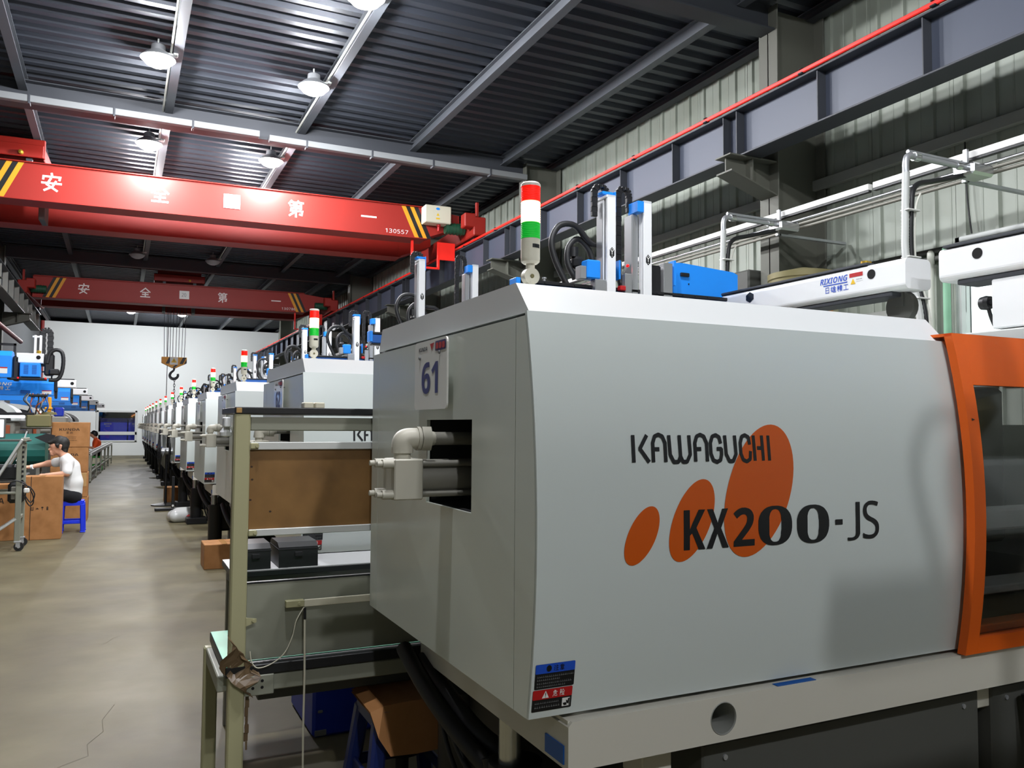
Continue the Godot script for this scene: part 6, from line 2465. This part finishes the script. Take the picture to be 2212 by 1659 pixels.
	t = tag(ob("fire_pipe", st, "crane_dark_red"), "dark red pipe running under the left runway beam", "pipe")
	st = S()
	cyl(st, V(-3.4, 0, 44.3), V(-3.4, 6.4, 44.3), 0.08, -1, 12)
	tag(ob("down_pipe", st, "crane_dark_red"), "dark red vertical pipe at the left edge of the partition", "pipe")
	for k in 5:
		st = S()
		var q := 12.0 + k * 6.5
		bx(st, -3.4, -2.5, 3.6, 3.66, q - 0.03, q + 0.03, 0.004)
		bx(st, -2.56, -2.5, 2.6, 3.66, q - 0.03, q + 0.03, 0.004)
		tag(ob("wall_frame", st, "steel_dark"), "dark hanging steel frame under the left runway, %s from the camera" % ORD[k], "frame", "steel frames under the left runway")

# ---------------------------------------------------------------- people
func build_people():
	# seated man in a white shirt, facing left
	var t = thing("person", "man in white short-sleeved shirt seated on a blue stool, working at the low table", "person", V(-0.6, 0, 13.7))
	var D := 13.7
	var hip := V(-0.6, 0.56, D)
	var waist := V(-0.585, 0.72, D)
	var chest := V(-0.635, 0.94, D)
	var neck := V(-0.71, 1.1, D)
	var head := V(-0.79, 1.235, D)
	var sl := V(-0.66, 1.03, D - 0.17)
	var sr := V(-0.68, 1.03, D + 0.17)
	var el := V(-0.66, 0.865, D - 0.26)
	var wl := V(-0.93, 0.845, D - 0.3)
	var er := V(-0.93, 0.99, D + 0.2)
	var wr := V(-1.16, 0.945, D + 0.1)
	var kl := V(-1.0, 0.55, D - 0.12)
	var kr := V(-1.0, 0.55, D + 0.12)
	var al := V(-1.02, 0.1, D - 0.12)
	var ar := V(-0.96, 0.1, D + 0.12)
	var st := S()
	blob(st, [[hip, waist, 0.12, 0.105, Vector3(1, 1, 1.25)], [waist, chest, 0.105, 0.115, Vector3(1, 1, 1.3)], [chest, neck, 0.11, 0.055], [neck, head + Vector3(0.02, -0.07, 0), 0.053, 0.055], [sl, sr, 0.06, 0.06], [sl, el, 0.052, 0.042], [el, wl, 0.041, 0.029], [sr, er, 0.052, 0.042], [er, wr, 0.041, 0.029], [hip + Vector3(0, -0.02, 0.09), kl, 0.085, 0.062], [hip + Vector3(0, -0.02, -0.09), kr, 0.085, 0.062], [kl, al, 0.058, 0.04], [kr, ar, 0.058, 0.04]], 0.014, 0.04)
	# head: skull, jaw, nose, lips, ears
	var hb := head
	blob(st, [[hb + Vector3(0.02, 0.03, 0), hb + Vector3(-0.01, 0.025, 0), 0.105, 0.1, Vector3(1, 1.08, 0.82)], [hb + Vector3(-0.04, -0.06, 0), hb + Vector3(-0.075, -0.095, 0), 0.062, 0.036], [hb + Vector3(-0.09, -0.01, 0), hb + Vector3(-0.118, -0.032, 0), 0.016, 0.018], [hb + Vector3(-0.1, -0.068, -0.018), hb + Vector3(-0.1, -0.068, 0.018), 0.014, 0.014], [hb + Vector3(-0.095, 0.022, -0.035), hb + Vector3(-0.095, 0.022, 0.035), 0.014, 0.014], [hb + Vector3(0.02, -0.015, 0.085), hb + Vector3(0.03, 0.025, 0.09), 0.014, 0.018], [hb + Vector3(0.02, -0.015, -0.085), hb + Vector3(0.03, 0.025, -0.09), 0.014, 0.018], [hb + Vector3(0.02, -0.06, 0), neck, 0.06, 0.055]], 0.006, 0.02)
	# hands: palm, four fingers, thumb
	for h in [[wl, Vector3(-1, -0.12, -0.05), 1.0], [wr, Vector3(-1, -0.1, 0.1), -1.0]]:
		var w: Vector3 = h[0]
		var f: Vector3 = h[1].normalized()
		var side: Vector3 = Vector3.UP.cross(f).normalized()
		var up: Vector3 = f.cross(side)
		var bones := [[w, w + f * 0.05, 0.026, 0.03], [w + f * 0.05 - side * 0.02, w + f * 0.085 - side * 0.024, 0.018, 0.016], [w + f * 0.05 + side * 0.02, w + f * 0.085 + side * 0.024, 0.018, 0.016]]
		for k in 4:
			var o: Vector3 = w + f * 0.09 + side * (-0.03 + 0.02 * k)
			var l: float = [0.034, 0.042, 0.04, 0.03][k]
			var m: Vector3 = o + f * l - up * 0.012
			bones.append([w + f * 0.06 + side * (-0.026 + 0.018 * k), o, 0.011, 0.01])
			bones.append([o, m, 0.01, 0.009])
			bones.append([m, m + f * l * 0.5 - up * 0.026, 0.009, 0.0075])
		var th: Vector3 = w + f * 0.03 - side * 0.03 * h[2]
		bones.append([th, th + f * 0.035 - side * 0.026 * h[2], 0.012, 0.011])
		bones.append([th + f * 0.035 - side * 0.026 * h[2], th + f * 0.062 - side * 0.022 * h[2] - up * 0.008, 0.011, 0.009])
		blob(st, bones, 0.004, 0.006)
	var body = ob("body", st, "skin", t)
	st = S()
	blob(st, [[hip + Vector3(0.01, 0.02, 0), waist, 0.128, 0.122, Vector3(1, 1, 1.3)], [waist, chest, 0.122, 0.128, Vector3(1, 1, 1.35)], [chest, neck + Vector3(0.02, -0.05, 0), 0.122, 0.085], [neck + Vector3(0.02, -0.05, 0), neck + Vector3(0.008, -0.01, 0), 0.08, 0.066], [sl, sr, 0.078, 0.078], [sl, sl.lerp(el, 0.85), 0.075, 0.07], [sr, sr.lerp(er, 0.62), 0.075, 0.068], [hip + Vector3(-0.08, 0.06, -0.06), hip + Vector3(-0.08, 0.06, 0.06), 0.07, 0.07], [waist + Vector3(0.03, -0.04, -0.13), waist + Vector3(-0.07, -0.01, -0.12), 0.022, 0.012], [waist + Vector3(0.05, 0.06, -0.12), waist + Vector3(-0.05, 0.1, -0.13), 0.022, 0.012], [chest + Vector3(0.06, -0.02, -0.13), chest + Vector3(-0.02, -0.1, -0.14), 0.022, 0.012]], 0.013, 0.035)
	ob("shirt", st, "shirt_white", body)
	st = S()
	blob(st, [[hip + Vector3(0.02, -0.05, -0.06), hip + Vector3(0.02, -0.05, 0.06), 0.115, 0.115], [hip + Vector3(0, -0.02, 0.09), kl, 0.1, 0.075], [hip + Vector3(0, -0.02, -0.09), kr, 0.1, 0.075], [kl, al, 0.075, 0.058], [kr, ar, 0.075, 0.058]], 0.016, 0.035)
	ob("trousers", st, "trousers", body)
	st = S()
	for a in [al, ar]:
		blob(st, [[a + Vector3(0.02, -0.05, 0), a + Vector3(-0.17, -0.065, 0), 0.045, 0.035]], 0.012, 0.02)
	ob("shoes", st, "black", body)
	st = S()
	blob(st, [[hb + Vector3(0.035, 0.055, 0), hb + Vector3(0.005, 0.07, 0), 0.108, 0.1, Vector3(1, 1.0, 0.88)], [hb + Vector3(-0.06, 0.085, -0.03), hb + Vector3(-0.11, 0.068, 0.02), 0.045, 0.028], [hb + Vector3(-0.06, 0.09, 0.03), hb + Vector3(-0.12, 0.07, 0.05), 0.04, 0.02], [hb + Vector3(0.07, 0.0, -0.03), hb + Vector3(0.075, -0.05, 0.0), 0.06, 0.04], [hb + Vector3(0.07, 0.0, 0.03), hb + Vector3(0.075, -0.05, 0.0), 0.06, 0.04], [hb + Vector3(-0.02, 0.03, -0.088), hb + Vector3(-0.01, 0.0, -0.09), 0.02, 0.012], [hb + Vector3(-0.02, 0.03, 0.088), hb + Vector3(-0.01, 0.0, 0.09), 0.02, 0.012]], 0.008, 0.025)
	ob("hair", st, "hair", body)
	st = S()
	for s in [-1, 1]:
		blob(st, [[hb + Vector3(-0.1, 0.004, s * 0.036), hb + Vector3(-0.098, 0.004, s * 0.04), 0.007, 0.007]], 0.0025, 0.004)
		blob(st, [[hb + Vector3(-0.106, 0.026, s * 0.022), hb + Vector3(-0.096, 0.028, s * 0.052), 0.005, 0.004]], 0.0025, 0.004)
	ob("eyes_and_brows", st, "hair", body)
	st = S()
	cyl(st, wr + Vector3(0.02, 0.002, 0), wr + Vector3(0.045, 0.005, 0.01), 0.034, 0.035, 14)
	ob("cuff", st, "print_white", body)
	make_stool("blue_stool", "bright blue plastic stool under the man in the white shirt", V(-0.585, 0, 13.72), 0.455, 0.15, 0.165, "stool_blue")
	# second worker in orange farther back, facing left, behind the carton stack
	t = thing("person", "worker in orange shirt and dark cap seated behind the roller conveyor", "person", V(-0.68, 0, 31.5))
	D = 31.5
	hip = V(-0.7, 0.57, D)
	var c2 := V(-0.68, 0.9, D)
	var n2 := V(-0.72, 1.05, D)
	var h2 := V(-0.78, 1.18, D)
	st = S()
	blob(st, [[hip, c2, 0.115, 0.12, Vector3(1, 1, 1.3)], [c2, n2, 0.1, 0.05], [n2, h2, 0.05, 0.06], [h2, h2 + Vector3(0.01, 0.02, 0), 0.1, 0.095, Vector3(1, 1.1, 0.85)], [h2 + Vector3(-0.09, -0.02, 0), h2 + Vector3(-0.1, -0.03, 0), 0.02, 0.02], [c2 + Vector3(0, 0.06, 0.17), c2 + Vector3(-0.08, -0.16, 0.22), 0.055, 0.045], [c2 + Vector3(-0.08, -0.16, 0.22), c2 + Vector3(-0.34, -0.14, 0.14), 0.042, 0.03], [c2 + Vector3(0, 0.06, -0.17), c2 + Vector3(-0.08, -0.16, -0.22), 0.055, 0.045], [c2 + Vector3(-0.08, -0.16, -0.22), c2 + Vector3(-0.34, -0.14, -0.14), 0.042, 0.03], [hip + Vector3(0, 0, 0.09), hip + Vector3(-0.38, 0, 0.11), 0.085, 0.062], [hip + Vector3(0, 0, -0.09), hip + Vector3(-0.38, 0, -0.11), 0.085, 0.062], [hip + Vector3(-0.38, 0, 0.11), hip + Vector3(-0.36, -0.48, 0.11), 0.06, 0.04], [hip + Vector3(-0.38, 0, -0.11), hip + Vector3(-0.36, -0.48, -0.11), 0.06, 0.04]], 0.02, 0.04)
	body = ob("body", st, "skin", t)
	st = S()
	blob(st, [[hip + Vector3(0.01, 0.06, 0), c2, 0.13, 0.135, Vector3(1, 1, 1.3)], [c2, n2, 0.12, 0.065], [c2 + Vector3(0, 0.06, 0.17), c2 + Vector3(-0.06, -0.12, 0.21), 0.075, 0.065], [c2 + Vector3(0, 0.06, -0.17), c2 + Vector3(-0.06, -0.12, -0.21), 0.075, 0.065]], 0.02, 0.04)
	ob("shirt", st, "shirt_orange", body)
	st = S()
	blob(st, [[hip + Vector3(0.02, -0.03, 0), hip, 0.13, 0.13], [hip + Vector3(0, 0, 0.09), hip + Vector3(-0.38, 0, 0.11), 0.1, 0.078], [hip + Vector3(0, 0, -0.09), hip + Vector3(-0.38, 0, -0.11), 0.1, 0.078], [hip + Vector3(-0.38, 0, 0.11), hip + Vector3(-0.36, -0.5, 0.11), 0.078, 0.06], [hip + Vector3(-0.38, 0, -0.11), hip + Vector3(-0.36, -0.5, -0.11), 0.078, 0.06]], 0.022, 0.04)
	ob("trousers", st, "trousers", body)
	st = S()
	blob(st, [[h2 + Vector3(0.02, 0.05, 0), h2 + Vector3(0.03, 0.02, 0), 0.106, 0.104, Vector3(1, 1, 0.9)], [h2 + Vector3(-0.08, 0.07, -0.04), h2 + Vector3(-0.16, 0.055, 0.04), 0.025, 0.012]], 0.014, 0.02)
	ob("cap", st, "black", body)
	make_stool("green_stool", "bright green plastic stool under the worker in orange", V(-0.68, 0, 31.5), 0.46, 0.16, 0.19, "green_stool")
